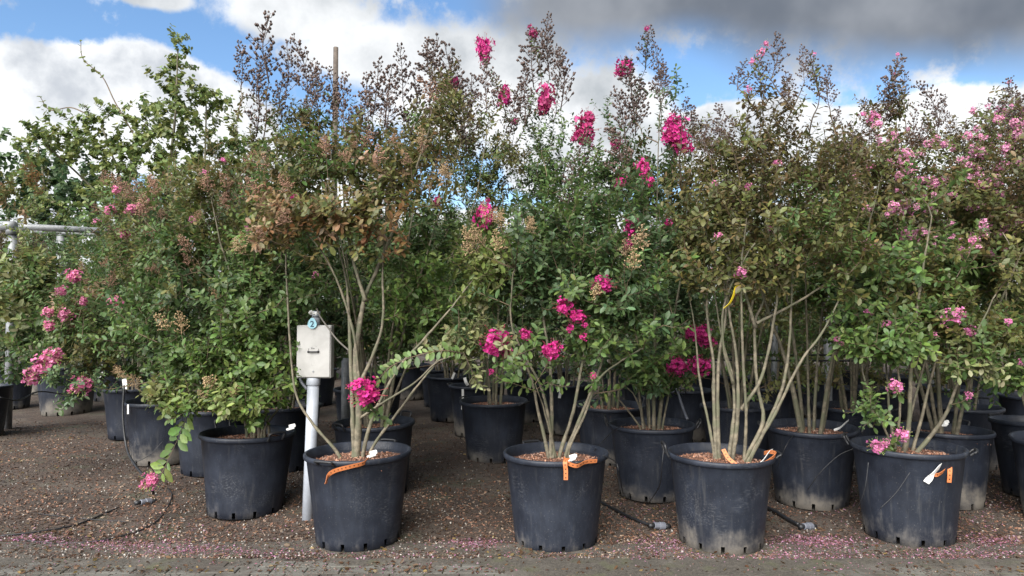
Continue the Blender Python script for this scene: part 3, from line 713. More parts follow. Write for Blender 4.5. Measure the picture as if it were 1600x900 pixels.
# A: bushy green shrub at left
Y = 5.25; p_ = Plant(pbase('A'))
stems_px(p_, Y, [([(385, 668), (372, 620), (350, 560), (320, 500), (290, 420)], .016, .004), ([(398, 668), (405, 600), (412, 520), (405, 420), (400, 330)], .018, .004), ([(415, 668), (436, 636), (452, 606), (458, 575)], .015, .004),
  ([(404, 668), (394, 580), (378, 480), (350, 380), (335, 300)], .017, .004), ([(410, 668), (424, 580), (436, 480), (445, 400)], .015, .004), ([(392, 668), (376, 610), (390, 540), (385, 470)], .012, .005), ([(420, 668), (412, 610), (425, 550), (450, 500)], .012, .005)])
reg_px(p_, Y, [(405, 570, 80, 55, -.15, 75, 'fresh'), (310, 570, 75, 45, -.15, 60, ('fresh', 'green')), (420, 470, 80, 60, -.1, 90, 'green'), (310, 470, 90, 60, 0, 90, ('green', 'dkgreen')), (225, 480, 50, 60, .1, 40, 'green'),
  (340, 632, 75, 14, -.35, 38, ('lime', 'fresh'), dict(leaf_len=.25)), (260, 622, 50, 12, -.3, 16, ('lime', 'olive')), (390, 380, 90, 55, .05, 70, ('green', 'olive', 'fresh')), (280, 375, 90, 60, .1, 75, ('green', 'olive')), (320, 300, 90, 45, .1, 60, ('olive', 'bronze')), (430, 320, 50, 50, -.1, 34, ('red', 'bronze'))])
seeds_px(p_, Y, [(310, 310, 110, 50, 15), (430, 310, 45, 40, 6), (270, 380, 60, 40, 5)], 'rust'); seeds_px(p_, Y, [(330, 480, 70, 70, 10), (410, 400, 40, 30, 6), (200, 605, 22, 20, 3), (330, 612, 50, 12, 6)], 'tan')
flow_px(p_, Y, [(388, 357, 16), (493, 428, 11), (430, 620, 17), (258, 595, 11), (318, 268, 10), (300, 342, 12), (350, 250, 11)], 'pink')
# the hanging shoot with large leaves and a bloom at its end
b_ = p_.base; H = crom([at(318, 628, 5.0), at(296, 645, 4.95), at(276, 690, 4.92), at(252, 740, 4.9), at(238, 752, 4.9)], 6) - b_
a_ = np.concatenate(p_.nodes); a_ = a_[np.argmin(np.linalg.norm(a_ - H[0], axis=1))]; p_.twigs.add(crom([a_, (a_ + H[0]) / 2, H[0]], 5), .003, 3); p_.twigs.add(H, np.linspace(.003, .0016, len(H)), 3); p_.leaf_along(H[3:], .02, .042, .088, 'fresh', up=-.1, face=(-.3, -1.3, .5))
p_.fl.append((at(234, 751, 4.88) - b_, .066, 'rose', 1.0))
p_.build('dense green leafy shrub in the front left pot, left of the grey meter box', 'crape myrtle shrubs', nleaf=290)
# B: few strong stems, blush and rusty leaves
Y = 4.55; p_ = Plant(pbase('B'))
stems_px(p_, Y, [([(557, 712), (561, 640), (556, 560), (567, 480), (576, 455), (602, 400), (640, 300), (672, 205), (684, 165)], .034, .004), ([(553, 712), (551, 620), (549, 540), (547, 480), (543, 440), (530, 380), (520, 310)], .022, .004),
  ([(568, 708), (586, 645), (622, 575), (662, 530), (705, 480), (745, 432)], .018, .005), ([(580, 704), (618, 648), (648, 605), (678, 565), (700, 520)], .015, .005), ([(530, 712), (484, 655), (462, 610), (454, 520), (450, 420), (446, 350)], .015, .004),
  ([(560, 655), (600, 628), (645, 600), (684, 563), (725, 552)], .011, .004), ([(562, 600), (584, 552), (600, 500), (601, 420), (610, 320)], .016, .005), ([(571, 470), (556, 420), (542, 350), (537, 260)], .016, .005), ([(562, 600), (552, 520), (530, 450), (505, 400), (470, 355)], .012, .005)])
reg_px(p_, Y, [(535, 345, 75, 32, -.15, 44, ('blush', 'red', 'olive', 'olive'), dict(size=.056)), (450, 350, 50, 40, -.1, 34, ('red', 'blush', 'olive', 'bronze')), (615, 285, 70, 40, 0, 46, ('blush', 'bronze', 'olive', 'olive')), (525, 260, 90, 40, .1, 40, ('bronze', 'olive', 'green', 'green')), (688, 178, 22, 34, 0, 24, ('bronze', 'olive')),
  (755, 425, 36, 40, .1, 44, 'lime', dict(size=.052)), (735, 535, 46, 22, .05, 36, 'silver', dict(size=.05)), (645, 250, 60, 40, .2, 26, ('olive', 'bronze', 'blush')), (660, 450, 50, 45, .25, 38, ('fresh', 'green')), (470, 270, 60, 40, .1, 26, ('olive', 'green', 'bronze'))])
H = crom([at(588, 596, 4.25), at(612, 572, 4.2), at(650, 556, 4.2), at(690, 548, 4.25), at(724, 552, 4.4)], 6)[::-1] - p_.base; p_.twigs.add(H, np.linspace(.004, .0018, len(H)), 3); p_.leaf_along(H, .05, .036, .052, 'fresh', up=0, face=(0, -1.0, .5)); p_.leaf_along(H, .6, .05, .055, 'green', up=0, face=(0, -1, .5))
seeds_px(p_, Y, [(520, 270, 90, 40, 6), (620, 240, 60, 30, 5), (440, 355, 30, 20, 3)], 'rust', .11); seeds_px(p_, Y, [(690, 265, 50, 40, 5), (755, 380, 20, 20, 2)], 'tan')
flow_px(p_, Y, [(572, 616, 48, .85, -.35), (549, 602, 12, 1, -.35), (572, 598, 14, 1, -.38), (60 + 400, 308, 12)], 'mag'); lead_px(p_, Y, [(700, 130), (672, 118)], 'bronze', 'rust', .22, .3)
p_.build('tall shrub with pale trunk and rusty blush leaves, in the pot by the grey pipe', 'crape myrtle shrubs', nleaf=290)
# C: green with magenta blooms
Y = 4.57; p_ = Plant(pbase('C'))
stems_px(p_, Y, [([(857, 714), (842, 645), (830, 592), (806, 548), (782, 520)], .018, .004), ([(861, 714), (863, 640), (862, 580), (858, 545), (850, 470), (842, 400), (848, 320)], .02, .004), ([(874, 714), (896, 640), (908, 570), (920, 520), (935, 490), (940, 440)], .018, .004),
  ([(884, 712), (905, 660), (926, 610), (944, 562), (962, 500), (985, 430), (1000, 350)], .018, .004), ([(864, 690), (848, 610), (818, 550), (800, 500), (805, 420)], .014, .005), ([(890, 700), (914, 650), (938, 592), (978, 560), (1005, 545)], .012, .005), ([(868, 712), (850, 640), (836, 600)], .012, .004)])
reg_px(p_, Y, [(900, 430, 75, 55, .15, 80, ('green', 'dkgreen')), (975, 470, 70, 48, 0, 80, ('teal', 'green')), (1005, 400, 48, 55, .1, 55, ('teal', 'green')), (830, 440, 60, 60, .2, 60, 'dkgreen'), (880, 350, 90, 50, .2, 60, ('green', 'dkgreen')), (970, 340, 60, 50, .2, 45, ('green', 'dkgreen')), (940, 535, 40, 16, -.1, 18, 'green', dict(leaf_len=.2)), (770, 390, 35, 40, .2, 28, 'fresh'), (1015, 575, 30, 22, .3, 12, 'green')])
flow_px(p_, Y, [(775, 533, 44, .85), (793, 552, 20), (822, 522, 18), (861, 547, 29, .9), (882, 480, 28, .95), (902, 494, 26, .8), (890, 512, 15), (911, 525, 13), (942, 448, 32, .9), (926, 586, 11), (768, 580, 10), (916, 508, 13), (760, 334, 27, 1.55, .1), (985, 350, 22, .9, .1), (990, 370, 20, .9, .1), (985, 383, 18, .9, .1), (1043, 347, 14, 1, .1), (1070, 388, 14, 1, .1)], 'mag', 'green')
seeds_px(p_, Y, [(800, 355, 36, 14, 6), (765, 390, 25, 12, 3), (985, 405, 14, 20, 3), (935, 465, 14, 10, 2)], 'tan', .14)
p_.build('green leafed shrub with round magenta blooms in the front centre pot', 'crape myrtle shrubs', nleaf=290)
# D: bare many-stemmed vase, bronze top
Y = 4.52; p_ = Plant(pbase('D'))
stems_px(p_, Y, [([(1118, 722), (1106, 655), (1093, 590), (1088, 520), (1075, 440)], .016, .004), ([(1119, 722), (1116, 640), (1114, 560), (1105, 480), (1108, 400), (1100, 320)], .021, .004), ([(1124, 722), (1121, 650), (1121, 560), (1133, 480), (1124, 390), (1130, 300)], .02, .004), ([(1138, 722), (1146, 640), (1142, 580), (1128, 530), (1115, 440)], .02, .004),
  ([(1144, 724), (1153, 650), (1152, 560), (1140, 490), (1136, 430), (1150, 330)], .02, .004), ([(1163, 716), (1165, 650), (1159, 560), (1156, 470), (1157, 400), (1165, 300)], .016, .004), ([(1160, 725), (1192, 660), (1184, 600), (1180, 510), (1194, 470), (1212, 400), (1230, 300)], .021, .004), ([(1166, 725), (1204, 655), (1228, 590), (1238, 500), (1242, 420), (1260, 320)], .022, .004),
  ([(1172, 718), (1212, 645), (1250, 572), (1285, 520), (1310, 470)], .018, .005), ([(1180, 512), (1166, 465), (1150, 425), (1120, 380)], .013, .005), ([(1158, 640), (1190, 590), (1208, 510), (1214, 440), (1190, 300), (1200, 200)], .014, .005), ([(1182, 505), (1230, 480), (1280, 450), (1330, 420)], .012, .005), ([(1146, 600), (1130, 540), (1135, 470), (1180, 380)], .012, .005)])
reg_px(p_, Y, [(1190, 415, 115, 26, -.1, 60, ('olive', 'bronze'), dict(size=.044)), (1140, 350, 90, 55, 0, 85, ('olive', 'bronze'), dict(size=.042)), (1260, 360, 80, 60, 0, 90, ('olive', 'bronze', 'green'), dict(size=.042)), (1190, 280, 100, 50, .05, 90, ('bronze', 'brown', 'olive'), dict(size=.04)), (1215, 210, 55, 50, 0, 36, ('brown', 'bronze'), dict(size=.038)), (1140, 250, 50, 40, .1, 28, ('brown', 'bronze'), dict(size=.038)), (1290, 270, 60, 55, .1, 50, ('brown', 'bronze', 'olive'), dict(size=.04)), (1080, 400, 40, 40, .2, 24, 'olive')])
lead_px(p_, Y, [(1205, 50, 'dark', .3), (1160, 92), (1254, 70), (1272, 80), (1306, 112), (1130, 160), (1180, 90), (1230, 110), (1075, 155), (1110, 190)], 'brown', 'dark', .24, .7)
flow_px(p_, Y, [(1158, 425, 17), (1122, 367, 12), (1190, 82, 14, 1.2, 0, 'rose'), (1174, 95, 11), (1168, 290, 13), (1117, 286, 12), (1169, 138, 12), (1215, 253, 12), (1272, 84, 7), (1198, 68, 10, 1.2, 0, 'rose')], 'pink', 'olive')
p_.build('vase of many bare grey stems with bronze leaves above, in a front row pot', 'crape myrtle shrubs', nleaf=290)
# E: olive green with pink blooms
Y = 4.66; p_ = Plant(pbase('E'))
stems_px(p_, Y, [([(1402, 722), (1390, 645), (1384, 570), (1372, 500)], .017, .004), ([(1410, 724), (1418, 660), (1421, 560), (1430, 480), (1440, 400), (1450, 320)], .026, .004), ([(1418, 724), (1450, 688), (1482, 640), (1502, 585), (1528, 520), (1556, 460)], .024, .004), ([(1424, 716), (1440, 660), (1456, 600), (1474, 530), (1492, 450)], .016, .005),
  ([(1400, 716), (1382, 672), (1350, 590), (1342, 520)], .012, .005), ([(1412, 700), (1430, 620), (1448, 540), (1442, 470)], .014, .005), ([(1396, 718), (1406, 640), (1400, 560), (1395, 490)], .014, .005)])
reg_px(p_, Y, [(1390, 538, 70, 24, -.2, 42, ('green', 'fresh')), (1440, 500, 95, 34, -.05, 70, ('green', 'olive')), (1360, 485, 50, 45, .1, 50, ('green', 'dkgreen')), (1520, 572, 40, 14, -.2, 22, ('green', 'silver'), dict(leaf_len=.22)), (1500, 520, 60, 26, 0, 34, ('olive', 'green')), (1366, 640, 12, 34, -.3, 9, 'green', dict(leaf_len=.2, rise=-.2, size=.042)), (1440, 430, 100, 40, .1, 60, ('olive', 'green'))])
flow_px(p_, Y, [(1398, 602, 20), (1515, 617, 13), (1372, 697, 22), (1384, 690, 12), (1410, 678, 21), (1358, 487, 14), (1387, 505, 14), (1355, 540, 13), (1485, 493, 26), (1498, 488, 18), (1476, 505, 12), (1513, 517, 16), (1460, 522, 10), (1577, 502, 13), (1308, 530, 12), (1315, 536, 8), (1518, 375, 13)], 'pink', 'green')
p_.build('olive green shrub with small pink blooms in the right front pot', 'crape myrtle shrubs', nleaf=290)
# F: right edge
Y = 4.9; p_ = Plant(pbase('F')); vase(p_, 4, 2.3, .45)
stems_px(p_, Y, [([(1650, 715), (1606, 640), (1592, 580), (1580, 500), (1575, 430)], .02, .004)])
reg_px(p_, Y, [(1590, 590, 30, 22, -.1, 22, 'green'), (1600, 520, 60, 40, 0, 40, ('green', 'olive')), (1640, 400, 70, 70, 0, 80, ('olive', 'bronze')), (1640, 290, 70, 70, 0, 70, ('bronze', 'brown'))])
flow_px(p_, Y, [(1595, 565, 12)], 'pink'); p_.build('shrub half cut off by the right edge of the picture', 'crape myrtle shrubs', nleaf=120)
# G: behind left, pink panicles on arching twigs
Y = 6.9; p_ = Plant(pbase('G')); vase(p_, 6, 2.4, .6)
reg_px(p_, Y, [(220, 500, 70, 55, 0, 80, ('green', 'dkgreen')), (230, 400, 90, 60, .1, 90, ('green', 'olive')), (130, 520, 55, 40, -.2, 50, ('green', 'silver')), (245, 320, 65, 42, .2, 50, ('olive', 'bronze', 'green')), (120, 480, 40, 30, -.3, 24, ('green', 'blush')), (110, 600, 30, 24, -.5, 14, 'teal', dict(rise=-.2)), (250, 580, 60, 30, 0, 34, 'green'), (150, 560, 40, 30, -.2, 20, 'olive')])
seeds_px(p_, Y, [(200, 330, 90, 50, 12), (160, 440, 50, 30, 5)], 'rust', .16)
flow_px(p_, Y, [(115, 433, 24), (95, 454, 15), (180, 474, 25), (75, 487, 15), (100, 491, 20), (78, 508, 18), (84, 560, 30), (68, 573, 34), (52, 588, 24), (128, 601, 30), (205, 326, 18), (175, 327, 18), (195, 366, 14), (182, 298, 14), (218, 322, 12), (130, 470, 14)], 'rose', 'green', -.5)
flow_px(p_, Y, [(300, 342, 12), (235, 312, 10), (150, 345, 10)], 'pink'); p_.build('loose shrub with dusky pink bloom sprays before the galvanised pipe frame', 'crape myrtle shrubs')
# left edge shrub with broad greyish leaves
Y = 8.2; p_ = Plant(pbase('Zl')); vase(p_, 5, 2.6, .6)
reg_px(p_, Y, [(30, 425, 60, 34, 0, 50, ('olive', 'green', 'lime'), dict(size=.085, spacing=.045)), (60, 460, 60, 50, -.1, 60, ('silver', 'olive', 'green'), dict(size=.085, spacing=.045)), (40, 540, 60, 40, -.1, 50, ('dkgreen', 'green'), dict(size=.07, spacing=.04)), (25, 300, 40, 22, .9, 14, ('blush', 'olive'), dict(size=.08, spacing=.045)), (50, 270, 16, 40, 1.2, 12, ('olive', 'red'), dict(size=.06))])
p_.build('shrub with broad greyish leaves at the left edge before the pipe frame', 'crape myrtle shrubs')
Y = 10.2; p_ = Plant(pbase('X')); vase(p_, 5, 2.6, .7)
reg_px(p_, Y, [(110, 470, 70, 45, 0, 70, ('green', 'olive'), dict(size=.07, spacing=.04)), (120, 390, 70, 50, 0, 70, ('green', 'teal'), dict(size=.07, spacing=.04)), (150, 540, 60, 20, 0, 30, ('green', 'dkgreen'), dict(size=.07, spacing=.04))])
p_.build('leafy shrub in the pot under the galvanised pipe frame', 'crape myrtle shrubs')
# H: tall green shrub behind the rusty one, seed heads against the sky
Y = 5.75; p_ = Plant(pbase('H')); vase(p_, 6, 2.9, .62, .022)
stems_px(p_, Y, [([(600, 660), (640, 560), (690, 430), (735, 330), (760, 200)], .016, .004)])
reg_px(p_, Y, [(640, 460, 85, 65, 0, 110, ('green', 'fresh')), (660, 370, 80, 60, .1, 100, ('green', 'dkgreen')), (560, 250, 130, 50, .2, 110, ('olive', 'green', 'bronze')), (450, 240, 65, 50, .2, 55, ('olive', 'bronze', 'green')), (590, 370, 80, 60, .2, 60, ('green', 'dkgreen')), (490, 430, 60, 60, .3, 50, 'dkgreen'), (660, 230, 70, 40, .2, 50, ('bronze', 'olive')), (480, 195, 70, 25, .1, 30, ('bronze', 'olive')), (520, 520, 50, 40, .4, 24, 'dkgreen'), (690, 500, 60, 40, .5, 50, ('green', 'fresh')), (620, 530, 40, 30, .4, 22, 'green')])
lead_px(p_, Y, [(425, 34), (442, 60), (380, 66), (402, 80), (468, 64), (480, 100), (500, 96), (521, 108), (545, 120), (560, 140), (590, 92), (608, 100), (627, 64), (645, 110), (664, 44), (682, 52), (700, 78), (716, 100), (728, 130), (575, 118), (615, 130), (690, 105), (410, 110), (450, 105)], 'bronze', 'dark', .5, .6)
flow_px(p_, Y, [(700, 132, 22, 1, 0), (690, 138, 14, 1, 0), (712, 128, 14, 1.2, 0), (682, 316, 14, 1.3)], 'dkp', 'bronze'); p_.build('tall shrub crowned with dark seed heads behind the rusty leaved one', 'crape myrtle shrubs')
# I: green column with a magenta plume at the top
Y = 7.1; p_ = Plant(pbase('I')); vase(p_, 5, 3.0, .4)
reg_px(p_, Y, [(757, 290, 42, 70, 0, 90, ('green', 'olive')), (790, 250, 34, 50, 0, 45, ('olive', 'bronze')), (770, 410, 70, 70, 0, 80, ('green', 'dkgreen')), (800, 490, 60, 40, 0, 40, 'dkgreen'), (715, 240, 30, 50, .1, 30, ('olive', 'bronze')), (740, 490, 60, 40, 0, 50, 'green')])
lead_px(p_, Y, [(757, 90), (775, 110), (742, 110), (800, 150), (735, 165), (812, 120)], 'green', 'dark', .5, .9)
flow_px(p_, Y, [(757, 78, 24, 1.6, 0), (750, 66, 15, 1, 0), (788, 148, 22, 1.3, 0), (805, 190, 10, 1, 0)], 'mag', 'green', 0); p_.build('narrow green shrub topped by an upright magenta plume, left of the tallest one', 'crape myrtle shrubs')
# N: tallest dark column
Y = 6.9; p_ = Plant(pbase('N')); vase(p_, 5, 3.2, .45)
for (u0, v0, v1, n) in ((850, 210, 330, 120), (905, 290, 380, 60)): reg_px(p_, Y, [(u0, (v0 + v1) / 2, 34, (v1 - v0) / 2 + 20, 0, n, ('dkgreen', 'green'))])
reg_px(p_, Y, [(870, 420, 80, 60, 0, 80, 'dkgreen'), (930, 480, 80, 50, 0, 70, 'dkgreen'), (880, 540, 60, 25, .1, 24, 'green')])
lead_px(p_, Y, [(848, 18), (832, 44), (868, 66), (880, 74), (820, 96), (858, 50), (905, 200), (890, 230)], 'dkgreen', 'dark', .55, 1.1)
flow_px(p_, Y, [(853, 158, 30, 1.5, -.1), (848, 170, 16, 1, -.1), (833, 52, 14, 1, 0), (828, 42, 9, 1, 0), (915, 205, 34, 1.1, 0), (918, 185, 22, 1.2, 0), (905, 212, 20, 1, 0)], 'dkp', 'green', 0); p_.build('tallest dark green column reaching highest into the sky near the centre', 'crape myrtle shrubs')
# M
Y = 5.65; p_ = Plant(pbase('M')); vase(p_, 4, 2.9, .35)
stems_px(p_, Y, [([(1000, 668), (975, 632), (955, 610)], .012, .005), ([(1008, 668), (990, 620), (965, 600)], .012, .005), ([(1022, 668), (1020, 600), (1030, 530)], .016, .004), ([(1035, 668), (1048, 600), (1062, 560), (1080, 540)], .014, .005), ([(1015, 668), (1012, 600), (1000, 500), (1005, 400), (1008, 250)], .016, .004)])
reg_px(p_, Y, [(995, 290, 58, 55, .2, 90, ('dkgreen', 'green', 'olive')), (1000, 570, 50, 30, -.1, 45, ('dkgreen', 'teal')), (1045, 470, 45, 70, .1, 60, ('teal', 'dkgreen')), (1050, 300, 50, 60, .2, 55, ('bronze', 'olive')), (940, 270, 40, 40, .2, 40, ('dkgreen', 'green')), (1050, 590, 40, 22, -.1, 18, 'green'), (1080, 545, 25, 16, -.2, 12, 'green')])
lead_px(p_, Y, [(1012, 38), (1025, 74), (985, 88), (970, 120), (1034, 100), (995, 130), (960, 190), (1050, 170), (1078, 160)], 'dkgreen', 'dark', .45, 1.1)
flow_px(p_, Y, [(1092, 524, 36, .75, -.4, 'mag'), (1104, 532, 22, .8, -.4, 'mag'), (1080, 520, 20, .8, -.4), (1058, 571, 30, .9, -.4), (1095, 570, 30, .9, -.4), (976, 104, 26, 1.0, 0), (968, 112, 14, 1, 0), (1010, 44, 10, 1, 0), (1056, 205, 36, 1.0, -.5), (1050, 188, 20, 1, -.5), (1066, 225, 28, 1, -.5), (1045, 212, 20, 1, -.5), (962, 225, 16, 1, 0), (1005, 262, 20, 1.3, -.5), (1014, 282, 14, 1.2, -.5), (970, 283, 18, .8, -.5)], 'mag', 'dkgreen', 0)
p_.build('dark green shrub with magenta bloom balls beside the bare stems, one row back', 'crape myrtle shrubs')
# P, T, U : bronze mass at right
Y = 5.45; p_ = Plant(pbase('P')); vase(p_, 6, 2.7, .6, .022)
reg_px(p_, Y, [(1330, 350, 70, 60, 0, 90, ('olive', 'bronze', 'green')), (1270, 450, 70, 35, .1, 40, ('olive', 'green')), (1375, 270, 50, 46, 0, 46, ('brown', 'bronze')), (1320, 450, 60, 45, 0, 60, ('dkgreen', 'green')), (1310, 250, 50, 50, .1, 45, ('brown', 'bronze')), (1392, 180, 24, 26, 0, 16, ('brown', 'bronze'))])
lead_px(p_, Y, [(1398, 84), (1405, 110), (1350, 150), (1362, 170), (1310, 160), (1445, 128), (1330, 190), (1380, 130)], 'brown', 'dark', .3, .8)
flow_px(p_, Y, [(1365, 183, 18, 1, 0), (1350, 178, 10, 1, 0), (1360, 260, 11), (1355, 387, 17), (1368, 386, 11), (1403, 85, 7, 1, 0, 'pink'), (1400, 115, 9, 1, 0, 'pink'), (1330, 300, 10)], 'pink', 'bronze'); flow_px(p_, Y, [(rng.uniform(1280, 1400), rng.uniform(190, 400), rng.uniform(7, 15)) for _ in range(8)], 'lil', 'bronze', -.35); p_.build('bronze leaved shrub behind and right of the bare stems', 'crape myrtle shrubs')
Y = 5.45; p_ = Plant(pbase('T')); vase(p_, 6, 2.5, .6, .02)
reg_px(p_, Y, [(1450, 370, 85, 60, 0, 100, ('olive', 'bronze', 'green')), (1440, 285, 65, 46, 0, 56, ('brown', 'bronze', 'olive')), (1500, 420, 70, 50, 0, 60, ('olive', 'green')), (1500, 310, 55, 55, 0, 46, ('bronze', 'olive')), (1470, 225, 45, 28, .1, 12, ('brown', 'bronze'))])
lead_px(p_, Y, [(1462, 150), (1480, 168), (1430, 175), (1500, 195), (1448, 190), (1415, 190), (1520, 200)], 'bronze', 'dark', .3, .6)
flow_px(p_, Y, [(1415, 245, 22, 1.2), (1425, 265, 18), (1405, 275, 14), (1412, 320, 22, 1.3), (1400, 300, 14), (1420, 365, 24), (1440, 360, 16), (1460, 285, 18), (1475, 280, 12), (1395, 330, 12), (1375, 215, 12), (1400, 215, 12), (1440, 240, 14), (1490, 230, 12), (1380, 385, 12), (1430, 290, 16)], 'lil', 'bronze'); flow_px(p_, Y, [(rng.uniform(1380, 1540), rng.uniform(190, 400), rng.uniform(6, 15)) for _ in range(46)], 'lil', 'bronze', -.55); p_.build('bronze leaved shrub with lilac pink blooms above the right front pot', 'crape myrtle shrubs')
Y = 5.65; p_ = Plant(pbase('U')); vase(p_, 6, 2.7, .62, .02)
reg_px(p_, Y, [(1560, 380, 80, 60, 0, 90, ('olive', 'bronze', 'green')), (1565, 280, 75, 60, 0, 100, ('bronze', 'brown', 'blush')), (1590, 210, 50, 40, 0, 45, ('brown', 'bronze')), (1560, 470, 70, 40, 0, 45, ('olive', 'green'))])
lead_px(p_, Y, [(1575, 122), (1590, 140), (1560, 148), (1548, 175), (1605, 150), (1530, 200), (1620, 130)], 'brown', 'dark', .34, .6)
flow_px(p_, Y, [(1565, 178, 20, 1.4, 0), (1590, 200, 26, 1.3, 0), (1580, 220, 18, 1, 0), (1600, 180, 18, 1.2, 0), (1585, 345, 24), (1597, 330, 16), (1578, 355, 14), (1545, 285, 18), (1560, 260, 16), (1530, 250, 14), (1576, 128, 8, 1, 0), (1545, 230, 14), (1590, 290, 14), (1555, 300, 12), (1600, 255, 20)], 'lil', 'bronze'); flow_px(p_, Y, [(rng.uniform(1500, 1610), rng.uniform(160, 400), rng.uniform(6, 17)) for _ in range(56)], 'lil', 'bronze', -.55); p_.build('bronze shrub dense with lilac pink blooms at the right edge', 'crape myrtle shrubs')

# ------------------------------------------------------------------ rows further back: shared plants
def generic(sd, pals, h, wide, seeds, fl, nreg=260, bare=1.0, size=.05):
    global rng
    rng = np.random.default_rng(sd); p_ = Plant((0, 0, 0)); vase(p_, 6, h * .82, wide * .7, .02)
    n1 = int(nreg * .5)
    p_.region((0, 0, bare + (h - bare) * .42), (wide, wide, (h - bare) * .42), n1, pals[0], size=size); p_.region((0, 0, bare + (h - bare) * .7), (wide * .7, wide * .7, (h - bare) * .32), nreg - n1, pals[1], size=size)
    for _ in range(seeds):
        a = rng.uniform(0, 6.28); r_ = wide * .6 * rng.random() ** .5; p_.leader((r_ * math.cos(a), r_ * math.sin(a), h * rng.uniform(.88, 1.05)), pals[1][0] if isinstance(pals[1], tuple) else pals[1], 'dark', .35)
    for _ in range(fl):
        a = rng.uniform(0, 6.28); r_ = wide * .8; p_.flower((r_ * math.cos(a), r_ * math.sin(a), rng.uniform(.5, .9) * h), rng.uniform(.03, .08), 'pink', 1)
    return p_
VAR = [((11, (('green', 'dkgreen'), ('olive', 'green')), 3.0, .62, 10, 0), 'green shrub'), ((12, ('dkgreen', ('dkgreen', 'green')), 2.9, .6, 8, 0), 'dark green shrub'), ((13, (('olive', 'green'), ('bronze', 'brown')), 3.1, .65, 12, 5), 'bronze shrub'), ((14, (('green', 'olive'), ('olive', 'bronze')), 2.8, .62, 9, 3), 'olive shrub')]
protos = [None] * 4
named = {'Y3': (0, 'green shrub left behind the lone left pot'), 'Y4': (3, 'shrub behind the left post of the pipe frame'), 'Y5': (1, 'dark shrub closing the far end of the earth aisle'), 'Y1': (1, 'dark shrub rising just behind the lone left pot'), 'Y2': (0, 'shrub furthest back beneath the pipe frame'), 'J': (1, 'dark shrub in the aisle row pot that has a white tag'), 'K': (0, 'shrub in the third pot back along the earth aisle'), 'K2': (1, 'shrub in the farthest pot showing along the earth aisle'), 'O': (1, 'dark shrub in the pot with a long white tag behind the centre stems'), 'O2': (0, 'shrub far back just left of the centre stems'),
  'Q': (2, 'shrub in the shaded pot behind the white strip pot'), 'R': (2, 'shrub in the shaded pot seen through the bare stems'), 'S': (1, 'dark shrub far back left of the bare stems'), 'V': (3, 'shrub in the deep shade pot behind the dusty pot at right'), 'W': (2, 'shrub in the deep shade pot at the right edge'), 'X2': (1, 'shrub in the pot behind and right of the one under the pipe frame'), 'Za': (0, 'shaded shrub close left of the grey pipe, one row back'), 'Zb': (1, 'shaded shrub between the two left hand pots')}
spots = [(k, pbase(k), v[0], v[1], 'crape myrtle shrubs') for k, v in named.items()]
taken = [pbase(k) for k in PP]; rb = random.Random(5); far = []
for yy in (8.3, 9.7, 11.1):
    for i in range(-9, 9):
        x = i * 1.22 + rb.uniform(-.15, .15) + (.6 if int(yy * 10) % 2 else 0); y = yy + rb.uniform(-.15, .15); u = 800 + x / y * FPX
        if min(math.hypot(x - t_[0], y - t_[1]) for t_ in taken) < .95: continue
        if u > 1560 or (u < 470 and y > 10.5) or u < 225 or (u > 1380 and y > 10.5): continue
        if 615 < u < 668 and y < 10.5: continue
        taken.append(np.array([x, y, 0])); far.append((x, y, yy))
MARKS = [(300, 'the lone left pot'), (395, 'the front left pot'), (500, 'the meter box'), (600, 'the pale trunk'), (700, 'the earth aisle'), (790, 'the aisle row pots'), (868, 'the centre stems'), (960, 'the right side of the centre pot'), (1050, 'the magenta bloom balls'), (1140, 'the bare stems'), (1240, 'the right side of the bare stems'), (1320, 'the pot with the white strip'), (1412, 'the right front shrub'), (1520, 'the dusty pot')]
ROWN = {8.3: 'nearest', 9.7: 'middle', 11.1: 'rearmost'}; far.sort(); seen = {}
for (x, y, yy) in far:
    u = 800 + x / y * FPX; key = (min(MARKS, key=lambda q: abs(q[0] - u))[1], ROWN[yy]); seen.setdefault(key, []).append((x, y))
for (x, y, yy) in far:
    u = 800 + x / y * FPX; mk = min(MARKS, key=lambda q: abs(q[0] - u))[1]; grp_ = seen[(mk, ROWN[yy])]; sfx = '' if len(grp_) < 2 else (', left one' if grp_[0] == (x, y) else ', right one')
    P(('far', x, y), u, y, 'dark pot deep behind %s, %s of the back rows%s' % (mk, ROWN[yy], sfx), group='pots in the far rows')
    spots.append((('far',), np.array([x, y, 0.0]), rb.choice((0, 1) if u < 1050 else (2, 3, 2, 1)), 'shrub deep behind %s, %s of the back rows%s' % (mk, ROWN[yy], sfx), 'shrubs in the far rows'))
for (k, b_, vi, lab, grp) in spots:
    sc_l = rb.uniform(.88, 1.04) * (1.1 if k == 'W' else 1)
    if protos[vi] is None:
        root = generic(*VAR[vi][0]).build(lab, grp, lod='S'); root.location = b_; root.rotation_euler = (0, 0, rb.uniform(0, 6.28)); protos[vi] = root
    else: copy_tree(protos[vi], b_, rb.uniform(0, 6.28), sc_l, lab, grp)
rng = np.random.default_rng(77)

